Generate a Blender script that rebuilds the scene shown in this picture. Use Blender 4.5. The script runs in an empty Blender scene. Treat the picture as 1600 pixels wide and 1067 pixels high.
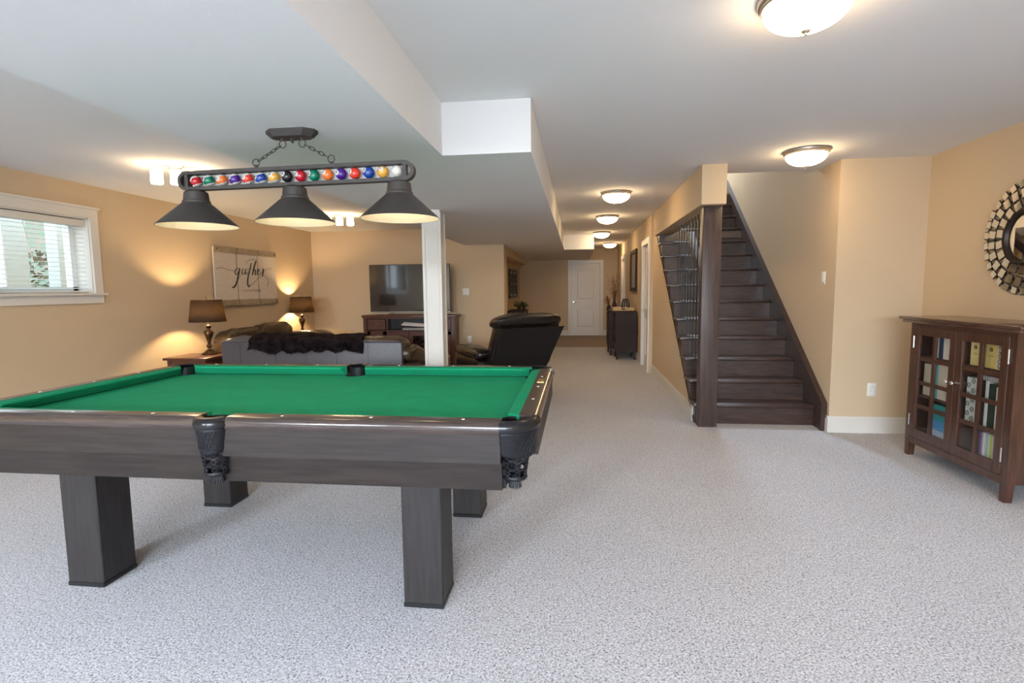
import bpy, bmesh, math, random
from mathutils import Vector, Matrix
PI=math.pi; R=math.radians
rnd=random.Random(7)
C=bpy.context.scene.collection
sc=bpy.context.scene

# ------------------------------------------------------------------ materials
def mat(name,col,rough=.5,metal=0,spec=.5,vary=None,scale=(1,1,1),ns=8,detail=4,bump=0,bscale=None,emit=None,es=1,
        trans=0,coat=0,sheen=0,vmin=.35,vmax=.65,alpha=1,bdist=.01):
    m=bpy.data.materials.new(name); m.use_nodes=True; nt=m.node_tree; N=nt.nodes; L=nt.links
    b=N['Principled BSDF']
    b.inputs['Base Color'].default_value=(*col,1); b.inputs['Roughness'].default_value=rough
    b.inputs['Metallic'].default_value=metal; b.inputs['Specular IOR Level'].default_value=spec
    b.inputs['Coat Weight'].default_value=coat; b.inputs['Coat Roughness'].default_value=.15
    b.inputs['Sheen Weight'].default_value=sheen
    b.inputs['Transmission Weight'].default_value=trans
    if emit: b.inputs['Emission Color'].default_value=(*emit,1); b.inputs['Emission Strength'].default_value=es
    if vary or bump:
        tc=N.new('ShaderNodeTexCoord'); mp=N.new('ShaderNodeMapping'); mp.inputs['Scale'].default_value=scale
        L.new(tc.outputs['Object'],mp.inputs['Vector'])
        nz=N.new('ShaderNodeTexNoise'); nz.inputs['Scale'].default_value=ns; nz.inputs['Detail'].default_value=detail
        L.new(mp.outputs['Vector'],nz.inputs['Vector'])
        if vary:
            cr=N.new('ShaderNodeValToRGB'); cr.color_ramp.elements[0].position=vmin; cr.color_ramp.elements[1].position=vmax
            cr.color_ramp.elements[0].color=(*vary,1); cr.color_ramp.elements[1].color=(*col,1)
            L.new(nz.outputs['Fac'],cr.inputs['Fac']); L.new(cr.outputs['Color'],b.inputs['Base Color'])
        if bump:
            nb=nz
            if bscale:
                nb=N.new('ShaderNodeTexNoise'); nb.inputs['Scale'].default_value=bscale; nb.inputs['Detail'].default_value=3
                L.new(tc.outputs['Object'],nb.inputs['Vector'])
            bp=N.new('ShaderNodeBump'); bp.inputs['Strength'].default_value=bump; bp.inputs['Distance'].default_value=bdist
            L.new(nb.outputs['Fac'],bp.inputs['Height']); L.new(bp.outputs['Normal'],b.inputs['Normal'])
    return m
M={}
M['wall']=mat('wall_paint',(.60,.465,.31),.75,spec=.25,bump=.08,ns=120)
M['ceil']=mat('ceiling_paint',(.76,.76,.77),.9,spec=.1,bump=.05,ns=90)
M['trim']=mat('white_trim',(.68,.65,.60),.35,spec=.4)
M['door']=mat('white_door_paint',(.72,.68,.63),.4,spec=.4)
M['darkwood']=mat('stained_stair_wood',(.062,.030,.020),.36,vary=(.024,.012,.009),scale=(2.2,30,22),ns=3,coat=.25,bump=.1)
M['postwood']=mat('stained_post_wood',(.085,.055,.048),.38,vary=(.05,.032,.028),scale=(30,30,1.5),ns=2.5,spec=.35,bump=.1)
M['tablewood']=mat('pool_table_wood',(.030,.022,.019),.5,spec=.25,vary=(.018,.0135,.012),scale=(2,18,26),ns=2.6,coat=.1,bump=.08)
M['tablewoodv']=mat('pool_table_leg_wood',(.028,.024,.024),.5,spec=.3,vary=(.019,.016,.016),scale=(26,26,1.8),ns=2.4,coat=.05,bump=.08)
M['railwood']=mat('pool_table_rail_wood',(.06,.040,.033),.2,vary=(.035,.023,.02),scale=(2,18,26),ns=2.6,coat=.5)
M['felt']=mat('green_felt',(.010,.285,.140),.9,spec=.12,vary=(.010,.26,.125),ns=9,bump=.06,bscale=700)
M['leather']=mat('black_pocket_leather',(.010,.010,.013),.42,spec=.25,bump=.2,ns=160)
M['iron']=mat('black_pocket_rubber',(.008,.008,.010),.24,spec=.4,coat=.1)
M['pearl']=mat('rail_sight_pearl',(.8,.76,.7),.3)
M['brass']=mat('brass',(.55,.36,.14),.35,metal=.8)
M['black']=mat('black_plastic',(.012,.012,.013),.3)
M['lampmetal']=mat('dark_bronze_lamp_metal',(.058,.050,.046),.5,metal=.3,bump=.15,ns=300)
M['shadein']=mat('shade_enamel',(.9,.80,.62),.45)
M['acryl']=mat('frosted_panel',(.75,.72,.70),.3)
M['nickel']=mat('brushed_nickel',(.60,.53,.45),.32,metal=.9)
M['bowl']=mat('glowing_bowl_glass',(.9,.85,.75),.3,emit=(1,.70,.38),es=17)
M['bowlfar']=M['bowl']
M['trackglass']=mat('glowing_glass_cylinder',(.9,.9,.88),.3,emit=(1,.70,.40),es=19)
M['bulb']=mat('pool_lamp_bulb',(1,.9,.8),.3,emit=(1,.74,.46),es=19)
M['bulb2']=mat('table_lamp_bulb',(1,.9,.8),.3,emit=(1,.70,.36),es=560)
M['greyleather']=mat('grey_leather',(.066,.060,.070),.40,bump=.3,ns=45,vary=(.07,.065,.074))
M['brownleather']=mat('brown_leather',(.075,.048,.026),.3,bump=.5,ns=30,vary=(.045,.028,.016))
M['blackleather']=mat('black_leather',(.010,.007,.006),.27,bump=.45,ns=26,coat=.1)
M['blackvinyl']=mat('black_vinyl_back',(.007,.006,.006),.55,spec=.3,bump=.15,ns=200)
M['fur']=mat('dark_fur',(.022,.014,.015),.9,spec=.1,vary=(.005,.0035,.004),ns=14,detail=8,bump=1,bscale=60,bdist=.02)
M['tvwood']=mat('cherry_brown_wood',(.105,.035,.020),.35,vary=(.06,.02,.012),scale=(1.5,1.5,22),ns=3,coat=.2)
M['cabwood']=mat('walnut_brown_wood',(.095,.040,.024),.30,vary=(.045,.019,.012),scale=(26,26,1.6),ns=2.6,coat=.35,bump=.08)
M['cabtop']=mat('walnut_brown_top',(.115,.055,.036),.25,vary=(.07,.03,.02),scale=(26,1.6,26),ns=2.6,coat=.4)
M['cabinside']=mat('cabinet_inside_wood',(.09,.045,.03),.6)
M['chest']=mat('black_brown_chest',(.040,.029,.027),.6,spec=.2)
M['chrome']=mat('chrome',(.75,.74,.72),.14,metal=1)
M['screen']=mat('tv_screen',(.006,.007,.009),.05,spec=.8,coat=.9)
M['tvbez']=mat('tv_bezel',(.02,.018,.017),.35)
M['silver']=mat('tv_silver_edge',(.35,.33,.30),.3,metal=.7)
M['mirror']=mat('mirror_glass',(.86,.88,.88),.02,metal=1)
M['mirrortile']=mat('bevelled_mirror_tile',(.72,.74,.74),.08,metal=1)
M['mframe']=mat('mirror_bronze_edge',(.035,.024,.020),.3,metal=.4)
M['white']=mat('white_plastic',(.78,.76,.72),.35)
M['blind']=mat('white_blind_slat',(.86,.87,.86),.5)
M['vinyl']=mat('white_vinyl_frame',(.82,.84,.84),.4)
M['signwhite']=mat('whitewashed_plank',(.62,.55,.48),.7,vary=(.56,.49,.42),scale=(3,3,30),ns=3)
M['signwood']=mat('weathered_grey_wood',(.40,.32,.22),.8,vary=(.24,.18,.12),scale=(3,3,30),ns=4,bump=.3)
M['ink']=mat('black_ink',(.012,.011,.011),.6)
M['lampbronze']=mat('antique_bronze',(.20,.125,.06),.25,metal=.85,vary=(.05,.03,.018),ns=30)
M['shadefab']=mat('dark_lamp_shade',(.05,.04,.034),.8)
M['tray']=mat('light_wood_tray',(.62,.40,.17),.5,vary=(.5,.3,.12),scale=(3,20,20),ns=3)
M['twig']=mat('dried_twig',(.16,.06,.03),.8)
M['leafdark']=mat('dark_green_leaves',(.03,.05,.018),.6)
M['candle']=mat('ivory_candle',(.75,.68,.5),.5)
M['screw']=mat('dark_screw',(.03,.02,.018),.5)
M['ext_ground']=mat('autumn_ground',(.30,.17,.10),.9,vary=(.10,.12,.04),ns=6,detail=8)
M['ext_leaf']=mat('bush_leaves',(.07,.13,.07),.8,vary=(.17,.09,.06),ns=7)
M['ext_white']=mat('exterior_pale_paint',(.52,.57,.56),.6)

# dark translucent fabric for the table lamp shades
def shade_mat():
    m=bpy.data.materials.new('translucent_dark_fabric'); m.use_nodes=True; nt=m.node_tree; N=nt.nodes; L=nt.links
    N.clear(); o=N.new('ShaderNodeOutputMaterial'); mx=N.new('ShaderNodeMixShader'); mx.inputs[0].default_value=.30
    d=N.new('ShaderNodeBsdfDiffuse'); d.inputs[0].default_value=(.055,.042,.035,1)
    t=N.new('ShaderNodeBsdfTranslucent'); t.inputs[0].default_value=(.20,.145,.085,1)
    L.new(d.outputs[0],mx.inputs[1]); L.new(t.outputs[0],mx.inputs[2]); L.new(mx.outputs[0],o.inputs[0]); return m
M['shadeT']=shade_mat()
def blind_mat():
    m=bpy.data.materials.new('translucent_white_slat'); m.use_nodes=True; nt=m.node_tree; N=nt.nodes; L=nt.links
    N.clear(); o=N.new('ShaderNodeOutputMaterial'); mx=N.new('ShaderNodeMixShader'); mx.inputs[0].default_value=.3
    d=N.new('ShaderNodeBsdfDiffuse'); d.inputs[0].default_value=(.88,.9,.9,1)
    t=N.new('ShaderNodeBsdfTranslucent'); t.inputs[0].default_value=(.85,.9,.9,1)
    L.new(d.outputs[0],mx.inputs[1]); L.new(t.outputs[0],mx.inputs[2]); L.new(mx.outputs[0],o.inputs[0]); return m
M['blindT']=blind_mat()
def glass_mat(name,refl=.08,tint=(.97,.98,.98)):
    m=bpy.data.materials.new(name); m.use_nodes=True; nt=m.node_tree; N=nt.nodes; L=nt.links
    N.clear(); o=N.new('ShaderNodeOutputMaterial'); mx=N.new('ShaderNodeMixShader')
    lw=N.new('ShaderNodeLayerWeight'); lw.inputs[0].default_value=.5; pw=N.new('ShaderNodeMath'); pw.operation='POWER'; pw.inputs[1].default_value=4; L.new(lw.outputs['Facing'],pw.inputs[0])
    fr=N.new('ShaderNodeMath'); fr.operation='MULTIPLY_ADD'; fr.inputs[1].default_value=.6; fr.inputs[2].default_value=.03; L.new(pw.outputs[0],fr.inputs[0])
    t=N.new('ShaderNodeBsdfTransparent'); t.inputs[0].default_value=(*tint,1)
    g=N.new('ShaderNodeBsdfGlossy'); g.inputs['Roughness'].default_value=.02
    L.new(fr.outputs[0],mx.inputs[0]); L.new(t.outputs[0],mx.inputs[1]); L.new(g.outputs[0],mx.inputs[2]); L.new(mx.outputs[0],o.inputs[0]); return m
M['glass']=glass_mat('clear_pane_glass')
def carpet_mat(name,c1,c2,c3):
    m=bpy.data.materials.new(name); m.use_nodes=True; nt=m.node_tree; N=nt.nodes; L=nt.links
    b=N['Principled BSDF']; b.inputs['Roughness'].default_value=.95; b.inputs['Specular IOR Level'].default_value=.1; b.inputs['Sheen Weight'].default_value=.2
    tc=N.new('ShaderNodeTexCoord')
    n1=N.new('ShaderNodeTexNoise'); n1.inputs['Scale'].default_value=125; n1.inputs['Detail'].default_value=4; n1.inputs['Roughness'].default_value=.7; n1.inputs['Distortion'].default_value=.6
    n2=N.new('ShaderNodeTexNoise'); n2.inputs['Scale'].default_value=1.6; n2.inputs['Detail'].default_value=3
    L.new(tc.outputs['Object'],n1.inputs['Vector']); L.new(tc.outputs['Object'],n2.inputs['Vector'])
    cr=N.new('ShaderNodeValToRGB'); e=cr.color_ramp.elements
    e[0].position=.36; e[0].color=(*c1,1); e[1].position=.62; e[1].color=(*c3,1); k=e.new(.46); k.color=(*c2,1)
    L.new(n1.outputs['Fac'],cr.inputs['Fac'])
    mx=N.new('ShaderNodeMix'); mx.data_type='RGBA'; mx.blend_type='MULTIPLY'; mx.inputs[0].default_value=.35
    mr=N.new('ShaderNodeMapRange'); mr.inputs[1].default_value=.3; mr.inputs[2].default_value=.7; mr.inputs[3].default_value=.86; mr.inputs[4].default_value=1
    L.new(n2.outputs['Fac'],mr.inputs[0]); cb=N.new('ShaderNodeCombineColor')
    for i in range(3): L.new(mr.outputs[0],cb.inputs[i])
    L.new(cr.outputs[0],mx.inputs[6]); L.new(cb.outputs[0],mx.inputs[7]); L.new(mx.outputs[2],b.inputs['Base Color'])
    bp=N.new('ShaderNodeBump'); bp.inputs['Strength'].default_value=.6; bp.inputs['Distance'].default_value=.012
    L.new(n1.outputs['Fac'],bp.inputs['Height']); L.new(bp.outputs['Normal'],b.inputs['Normal']); return m
M['carpet']=carpet_mat('grey_fleck_carpet',(.13,.13,.145),(.45,.445,.475),(.77,.77,.82))
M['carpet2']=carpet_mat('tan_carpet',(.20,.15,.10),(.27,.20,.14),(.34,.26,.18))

# ------------------------------------------------------------------ mesh builder
class MB:
    def __init__(s): s.bm=bmesh.new(); s.X=Matrix.Identity(4)
    def xf(s,m): s.X=m; return s
    def v(s,p): return s.bm.verts.new(s.X@Vector(p))
    def box(s,x0,x1,y0,y1,z0,z1,bev=0,seg=2,mi=0):
        t=bmesh.new()
        vs=[t.verts.new((x,y,z)) for x in (x0,x1) for y in (y0,y1) for z in (z0,z1)]
        for f in ((0,1,3,2),(4,6,7,5),(0,4,5,1),(2,3,7,6),(0,2,6,4),(1,5,7,3)): t.faces.new([vs[i] for i in f])
        if bev: bmesh.ops.bevel(t,geom=list(t.edges),offset=bev,segments=seg,affect='EDGES',profile=.5)
        s.add(t,mi); return s
    def add(s,t,mi=0):
        t.verts.ensure_lookup_table(); mp={}
        for q in t.verts: mp[q]=s.v(q.co)
        for f in t.faces:
            try: g=s.bm.faces.new([mp[q] for q in f.verts]); g.material_index=mi
            except ValueError: pass
        t.free()
    def prism(s,poly,ax,a0,a1,mi=0,cut=None):
        # poly in the two other axes; ax 0: (y,z); 1: (x,z); 2: (x,y). cut=(c0,c1): end planes a0+c0*p0, a1+c1*p0
        def P(p,a):
            return {0:(a,p[0],p[1]),1:(p[0],a,p[1]),2:(p[0],p[1],a)}[ax]
        c0,c1=cut or (0,0)
        A=[s.v(P(p,a0+c0*p[0])) for p in poly]; B=[s.v(P(p,a1+c1*p[0])) for p in poly]
        n=len(poly)
        for i in range(n): s.bm.faces.new((A[i],A[(i+1)%n],B[(i+1)%n],B[i])).material_index=mi
        fa=s.bm.faces.new(A[::-1]); fb=s.bm.faces.new(B); fa.material_index=fb.material_index=mi
        fa.normal_update(); fb.normal_update(); bmesh.ops.triangulate(s.bm,faces=[fa,fb],ngon_method='EAR_CLIP'); return s
    def lathe(s,prof,cx=0,cy=0,seg=32,mi=0,a0=0,a1=2*PI):
        full=abs(a1-a0-2*PI)<1e-6; n=seg if full else seg+1
        rings=[[s.v((cx+r*math.cos(a0+(a1-a0)*k/seg),cy+r*math.sin(a0+(a1-a0)*k/seg),z)) for k in range(n)] if r>1e-6 else [s.v((cx,cy,z))] for r,z in prof]
        for A,B in zip(rings,rings[1:]):
            m=seg if full else seg
            for k in range(m):
                k2=(k+1)%n
                if len(A)==1 and len(B)==1: continue
                if len(A)==1: f=(A[0],B[k2],B[k])
                elif len(B)==1: f=(A[k],A[k2],B[0])
                else: f=(A[k],A[k2],B[k2],B[k])
                s.bm.faces.new(f).material_index=mi
        return s
    def tube(s,pts,r,seg=8,closed=False,mi=0,flat=1):
        pts=[Vector(p) for p in pts]; n=len(pts); rings=[]; up=None
        for i,p in enumerate(pts):
            a=pts[(i-1)%n] if (closed or i>0) else p; b=pts[(i+1)%n] if (closed or i<n-1) else p
            t=(b-a).normalized() if (b-a).length>1e-9 else Vector((0,0,1))
            if up is None:
                up=Vector((0,0,1)) if abs(t.z)<.9 else Vector((1,0,0))
            u=(up-t*up.dot(t))
            if u.length<1e-6: u=t.orthogonal()
            u.normalize(); w=t.cross(u); up=u
            rr=r[i] if isinstance(r,(list,tuple)) else r
            rings.append([s.v(p+u*rr*math.cos(2*PI*k/seg)*flat+w*rr*math.sin(2*PI*k/seg)) for k in range(seg)])
        m=n if closed else n-1
        for i in range(m):
            A=rings[i];B=rings[(i+1)%n]
            for k in range(seg): s.bm.faces.new((A[k],B[k],B[(k+1)%seg],A[(k+1)%seg])).material_index=mi
        if not closed:
            s.bm.faces.new(rings[0]).material_index=mi; s.bm.faces.new(rings[-1][::-1]).material_index=mi
        return s
    def cyl(s,p0,p1,r,seg=20,mi=0): return s.tube([p0,p1],r,seg,mi=mi)
    def soft(s,c,d,e=.35,e2=None,nu=24,nv=14,mi=0,fn=None):
        # superellipsoid cushion, centre c, full size d
        e2=e if e2 is None else e2
        def sp(x,k): return math.copysign(abs(x)**k,x)
        g=[]
        for j in range(nv+1):
            ph=-PI/2+PI*j/nv; row=[]
            for i in range(nu):
                th=2*PI*i/nu
                p=Vector((sp(math.cos(ph),e2)*sp(math.cos(th),e)*d[0]/2,sp(math.cos(ph),e2)*sp(math.sin(th),e)*d[1]/2,sp(math.sin(ph),e2)*d[2]/2))
                if fn: p=Vector(fn(p))
                row.append(p+Vector(c))
            g.append(row)
        bot=s.v(g[0][0]); top=s.v(g[-1][0]); G=[[s.v(p) for p in r] for r in g[1:-1]]
        for a,b in zip(G,G[1:]):
            for i in range(nu): s.bm.faces.new((a[i],a[(i+1)%nu],b[(i+1)%nu],b[i])).material_index=mi
        for i in range(nu):
            s.bm.faces.new((bot,G[0][(i+1)%nu],G[0][i])).material_index=mi
            s.bm.faces.new((top,G[-1][i],G[-1][(i+1)%nu])).material_index=mi
        return s
    def grid(s,f,nu,nv,thick=0,mi=0):
        G=[[s.v(f(i/nu,j/nv)) for i in range(nu+1)] for j in range(nv+1)]
        for j in range(nv):
            for i in range(nu): s.bm.faces.new((G[j][i],G[j][i+1],G[j+1][i+1],G[j+1][i])).material_index=mi
        return s
    def build(s,name,m,parent=None,smooth=35,sub=0,solid=0):
        bmesh.ops.recalc_face_normals(s.bm,faces=list(s.bm.faces))
        me=bpy.data.meshes.new(name); s.bm.to_mesh(me); s.bm.free()
        for mm in (m if isinstance(m,(list,tuple)) else [m]): me.materials.append(mm)
        if smooth:
            for p in me.polygons: p.use_smooth=True
            me.set_sharp_from_angle(angle=R(smooth))
        o=bpy.data.objects.new(name,me); C.objects.link(o)
        if parent: o.parent=parent
        if solid: q=o.modifiers.new('solid','SOLIDIFY'); q.thickness=solid; q.offset=0
        if sub: q=o.modifiers.new('sub','SUBSURF'); q.levels=q.render_levels=sub
        return o
def tag(o,label=None,cat=None,group=None,kind=None):
    if label:o['label']=label
    if cat:o['category']=cat
    if group:o['group']=group
    if kind:o['kind']=kind
    return o
def thing(name,label,cat,loc=(0,0,0),rz=0,group=None,kind=None):
    o=bpy.data.objects.new(name,None); o.empty_display_size=.05; C.objects.link(o); o.location=loc; o.rotation_euler=(0,0,rz)
    return tag(o,label,cat,group,kind)
def copy_tree(o,parent=None):
    c=o.copy(); C.objects.link(c)
    if parent: c.parent=parent
    for ch in [x for x in bpy.data.objects if x.parent==o]: copy_tree(ch,c)
    return c
def struct(o,label=None): o['kind']='structure'; return o
def text_mesh(body,size,name,m,parent,mtx,extr=.0008,sp=1):
    cu=bpy.data.curves.new(name,'FONT'); cu.body=body; cu.size=size; cu.align_x='CENTER'; cu.align_y='CENTER'; cu.extrude=extr
    cu.resolution_u=3; cu.space_character=sp
    t=bpy.data.objects.new('tmp_text',cu); C.objects.link(t)
    dg=bpy.context.evaluated_depsgraph_get(); me=bpy.data.meshes.new_from_object(t.evaluated_get(dg))
    bpy.data.objects.remove(t); bpy.data.curves.remove(cu)
    me.materials.clear(); me.materials.append(m); me.transform(mtx)
    o=bpy.data.objects.new(name,me); C.objects.link(o); o.parent=parent; return o

# ------------------------------------------------------------------ room dimensions
XL,XR=-4.95,3.02; YB=-3.6; CH=2.44; LOW=2.135; YTV=9.6; YE=15.29; XC=1.16
# floor
struct(MB().box(XL-.3,XR+.3,YB-.3,12.25,-.12,0).build('floor',M['carpet'],smooth=0))
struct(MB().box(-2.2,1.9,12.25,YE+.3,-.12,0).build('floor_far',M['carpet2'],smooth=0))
# walls
W=[3.37,4.97,1.345,2.10]  # window opening y0,y1,z0,z1
b=MB(); b.box(XL-.28,XL,YB-.3,W[0],0,CH+.1); b.box(XL-.28,XL,W[1],YTV+.3,0,CH+.1); b.box(XL-.28,XL,W[0],W[1],0,W[2]); b.box(XL-.28,XL,W[0],W[1],W[3],CH+.1)
struct(b.build('wall_left',M['wall'],smooth=0))
b=MB(); b.box(XL,-1.313,YTV,YTV+.4,0,CH+.1)
struct(b.build('wall_television',M['wall'],smooth=0))
struct(MB().box(-1.85,-1.65,YTV+.4,YE,0,CH+.1).build('wall_niche',M['wall'],smooth=0))
b=MB(); D1=(-.18,.64,2.04); b.box(-1.85,D1[0],YE,YE+.2,0,CH+.1); b.box(D1[1],1.9,YE,YE+.2,0,CH+.1); b.box(D1[0],D1[1],YE,YE+.2,D1[2],CH+.1); b.box(-1.85,1.9,YE+.2,YE+.3,0,CH+.1)  # last box: unseen backing added to block light leaking around the door
struct(b.build('wall_end',M['wall'],smooth=0))
# wall under the stairs and on along the corridor
XW=1.115; sl_=.196/.255
b=MB(); b.prism([(5.40,0),(8.5,0),(8.5,CH),(8.10,CH),(8.10,sl_*(8.10-5.36)-.04)],0,XC,XC+.10)
D2=(8.62,9.40,2.04); D3=(12.9,13.7,2.04)
b.box(XW,XW+.2,8.5,D2[0],0,CH); b.box(XW,XW+.2,D2[0],D2[1],D2[2],CH); b.box(XW,XW+.2,D2[1],D3[0],0,CH)
b.box(XW,XW+.2,D3[0],D3[1],D3[2],CH); b.box(XW,XW+.2,D3[1],YE,0,CH)
b.box(XW+.2,XW+.3,8.5,YE+.2,0,CH)  # unseen slab added behind the corridor doors to keep outside light out
struct(b.build('wall_corridor',M['wall'],smooth=0))
struct(MB().box(1.116,1.336,5.12,8.10,2.085,CH,.004,1).build('wall_stair_header',M['wall'],smooth=0))
struct(MB().box(2.29,3.25,5.12,5.27,0,CH+.1).build('wall_alcove',M['wall'],smooth=0))
struct(MB().box(2.29,2.44,5.27,10.2,0,5.2).build('wall_stairs',M['wall'],smooth=0))
b=MB(); b.box(1.2,1.335,5.4,10.2,CH,5.2); b.box(1.2,2.44,10.2,10.35,2.75,5.2); b.box(1.335,2.29,5.40,5.55,CH+.1,5.2)
struct(b.build('wall_upstairs',M['wall'],smooth=0))
struct(MB().box(1.26,2.29,8.68,10.2,2.5,2.75).build('floor_upstairs',M['darkwood'],smooth=0))
struct(MB().box(1.1,2.5,5.3,10.4,5.2,5.3).build('ceiling_upstairs',M['ceil'],smooth=0))
struct(MB().box(XR,XR+.25,YB-.3,5.12,0,CH+.1).build('wall_right',M['wall'],smooth=0))
# wall behind the camera with a patio door and two windows
b=MB(); xs=[(-4.3,-3.0,.9,2.1),(-1.7,1.1,.02,2.1),(1.7,2.7,.9,2.1)]; x=XL-.28
for (a,c,z0,z1) in xs:
    b.box(x,a,YB-.2,YB,0,CH+.1); b.box(a,c,YB-.2,YB,0,z0); b.box(a,c,YB-.2,YB,z1,CH+.1); x=c
b.box(x,XR+.25,YB-.2,YB,0,CH+.1)
struct(b.build('wall_behind',M['wall'],smooth=0))
# ceilings
b=MB(); b.box(XL-.28,XR+.25,YB-.2,5.56,CH,CH+.12); b.box(XL-.28,1.336,5.56,YE+.2,CH,CH+.12)
struct(b.build('ceiling',M['ceil'],smooth=0))
b=MB(); b.box(-2.03,-.80,YB,3.2,LOW,CH-.001); b.box(-2.03,-.27,3.2,YTV,LOW,CH-.001); b.box(-1.313,-.27,YTV,YTV+.4,LOW,CH-.001); b.box(-1.65,-.27,YTV+.4,11.2,LOW,CH-.001); b.box(-1.65,.335,11.2,YE,LOW,CH-.001)
struct(b.build('ceiling_bulkhead',M['ceil'],smooth=0))
struct(MB().box(-1.65,-1.33,YTV+.4,13.9,1.965,LOW-.001).build('wall_niche_bulkhead',M['wall'],smooth=0))

# baseboards
def bb(name,runs):
    b=MB()
    for (x0,y0,x1,y1,nx,ny) in runs:   # wall line and the side it faces
        t=.016
        for h0,h1,tt in ((0,.125,t),(.125,.15,t*.55)):
            b.box(min(x0,x1,x0+nx*tt,x1+nx*tt),max(x0,x1,x0+nx*tt,x1+nx*tt),min(y0,y1,y0+ny*tt,y1+ny*tt),max(y0,y1,y0+ny*tt,y1+ny*tt),h0,h1)
    struct(b.build(name,M['trim'],smooth=0))
bb('baseboard_left',[(XL,YB,XL,YTV,1,0)])
bb('baseboard_television',[(XL,YTV,-1.313,YTV,0,-1),(-1.313,YTV,-1.313,YTV+.4,1,0)])
bb('baseboard_niche',[(-1.65,YTV+.4,-1.65,YE,1,0)])
bb('baseboard_end',[(-1.65,YE,-.27,YE,0,-1),(.73,YE,XW,YE,0,-1)])
bb('baseboard_corridor',[(XC,5.46,XC,8.5,-1,0),(XW,D2[1]+.09,XW,D3[0]-.09,-1,0),(XW,D3[1]+.09,XW,YE,-1,0)])
bb('baseboard_alcove',[(2.274,5.12,XR,5.12,0,-1),(2.29,5.12,2.29,5.17,-1,0)])
bb('baseboard_right',[(XR,YB,XR,5.12,-1,0)])

# doors
def panels(b,w,h,t,side):
    # two raised-panel door in local x (0..w), thickness around y
    return
def make_door(name,loc,rz,w,h,handle_x):
    d=thing(name,None,None,loc,rz,kind='structure')
    b=MB(); t=.035
    st=.11; mid0,mid1=h*.41,h*.485
    b.box(0,st,0,t,0,h); b.box(w-st,w,0,t,0,h); b.box(st,w-st,0,t,0,.2); b.box(st,w-st,0,t,h-.12,h); b.box(st,w-st,0,t,mid0,mid1)
    for z0,z1 in ((.2,mid0),(mid1,h-.12)):
        b.box(st,w-st,.022,t,z0,z1)
        b.box(st+.055,w-st-.055,.006,t,z0+.055,z1-.055,.014,1)
    b.build('door_slab',M['door'],d,smooth=0)
    c=MB(); cw=.088
    c.box(-cw-.006,-.006,-.055,-.03,0,h+.006); c.box(w+.006,w+cw+.006,-.055,-.03,0,h+.006); c.box(-cw-.006,w+cw+.006,-.055,-.03,h+.006,h+cw+.006)
    c.box(-.012,-.002,-.03,.12,0,h+.008); c.box(w+.002,w+.012,-.03,.12,0,h+.008); c.box(-.012,w+.012,-.03,.12,h+.002,h+.012)
    c.build('door_casing',M['trim'],d,smooth=0)
    k=MB(); k.cyl((handle_x,0,.95),(handle_x,-.012,.95),.028); k.tube([(handle_x,-.01,.95),(handle_x,-.05,.95),(handle_x+.02*(1 if handle_x<w/2 else -1),-.055,.95),(handle_x+.11*(1 if handle_x<w/2 else -1),-.055,.95)],.009)
    k.build('door_handle',M['nickel'],d)
    return d
make_door('door_1',(D1[0]+.012,YE+.03,0),0,.796,2.028,.065)
make_door('door_2',(XW+.03,D2[1]-.012,0),-PI/2,.756,2.028,.065)
make_door('door_3',(XW+.03,D3[1]-.012,0),-PI/2,.776,2.028,.065)

# ------------------------------------------------------------------ window on the left wall
w=thing('window_1',None,None,(XL,W[0],W[2]),0,kind='structure')
WW,WH=W[1]-W[0],W[3]-W[2]
b=MB(); cw=.092
b.box(0,.02,-cw,0,-.02,WH+cw); b.box(0,.02,WW,WW+cw,-.02,WH+cw); b.box(0,.021,-cw,WW+cw,WH,WH+cw); b.box(0,.036,-cw-.018,WW+cw+.018,WH+cw,WH+cw+.022)
b.build('window_casing',M['trim'],w,smooth=0)
b=MB(); b.box(-.16,.05,-cw-.03,WW+cw+.03,-.025,0,.004,1); b.box(0,.018,-cw,WW+cw,-.105,-.025)
b.build('window_sill',M['trim'],w,smooth=0)
b=MB(); b.box(-.28,0,0,.012,0,WH); b.box(-.28,0,WW-.012,WW,0,WH); b.box(-.28,0,0,WW,WH-.012,WH); b.box(-.28,-.16,0,WW,0,.012)
b.build('window_jamb',M['trim'],w,smooth=0)
b=MB(); fr=.05
b.box(-.24,-.17,.012,fr+.012,.012,WH-.012); b.box(-.24,-.17,WW-fr-.012,WW-.012,.012,WH-.012); b.box(-.24,-.17,.012,WW-.012,WH-fr-.012,WH-.012); b.box(-.24,-.17,.012,WW-.012,.012,fr+.012)
b.box(-.235,-.175,WW/2-.035,WW/2+.035,.05,WH-.05)
b.build('window_frame',M['vinyl'],w,smooth=0)
b=MB(); b.box(-.207,-.203,fr,WW-fr,fr,WH-fr); b.build('window_pane',M['glass'],w,smooth=0)
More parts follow.
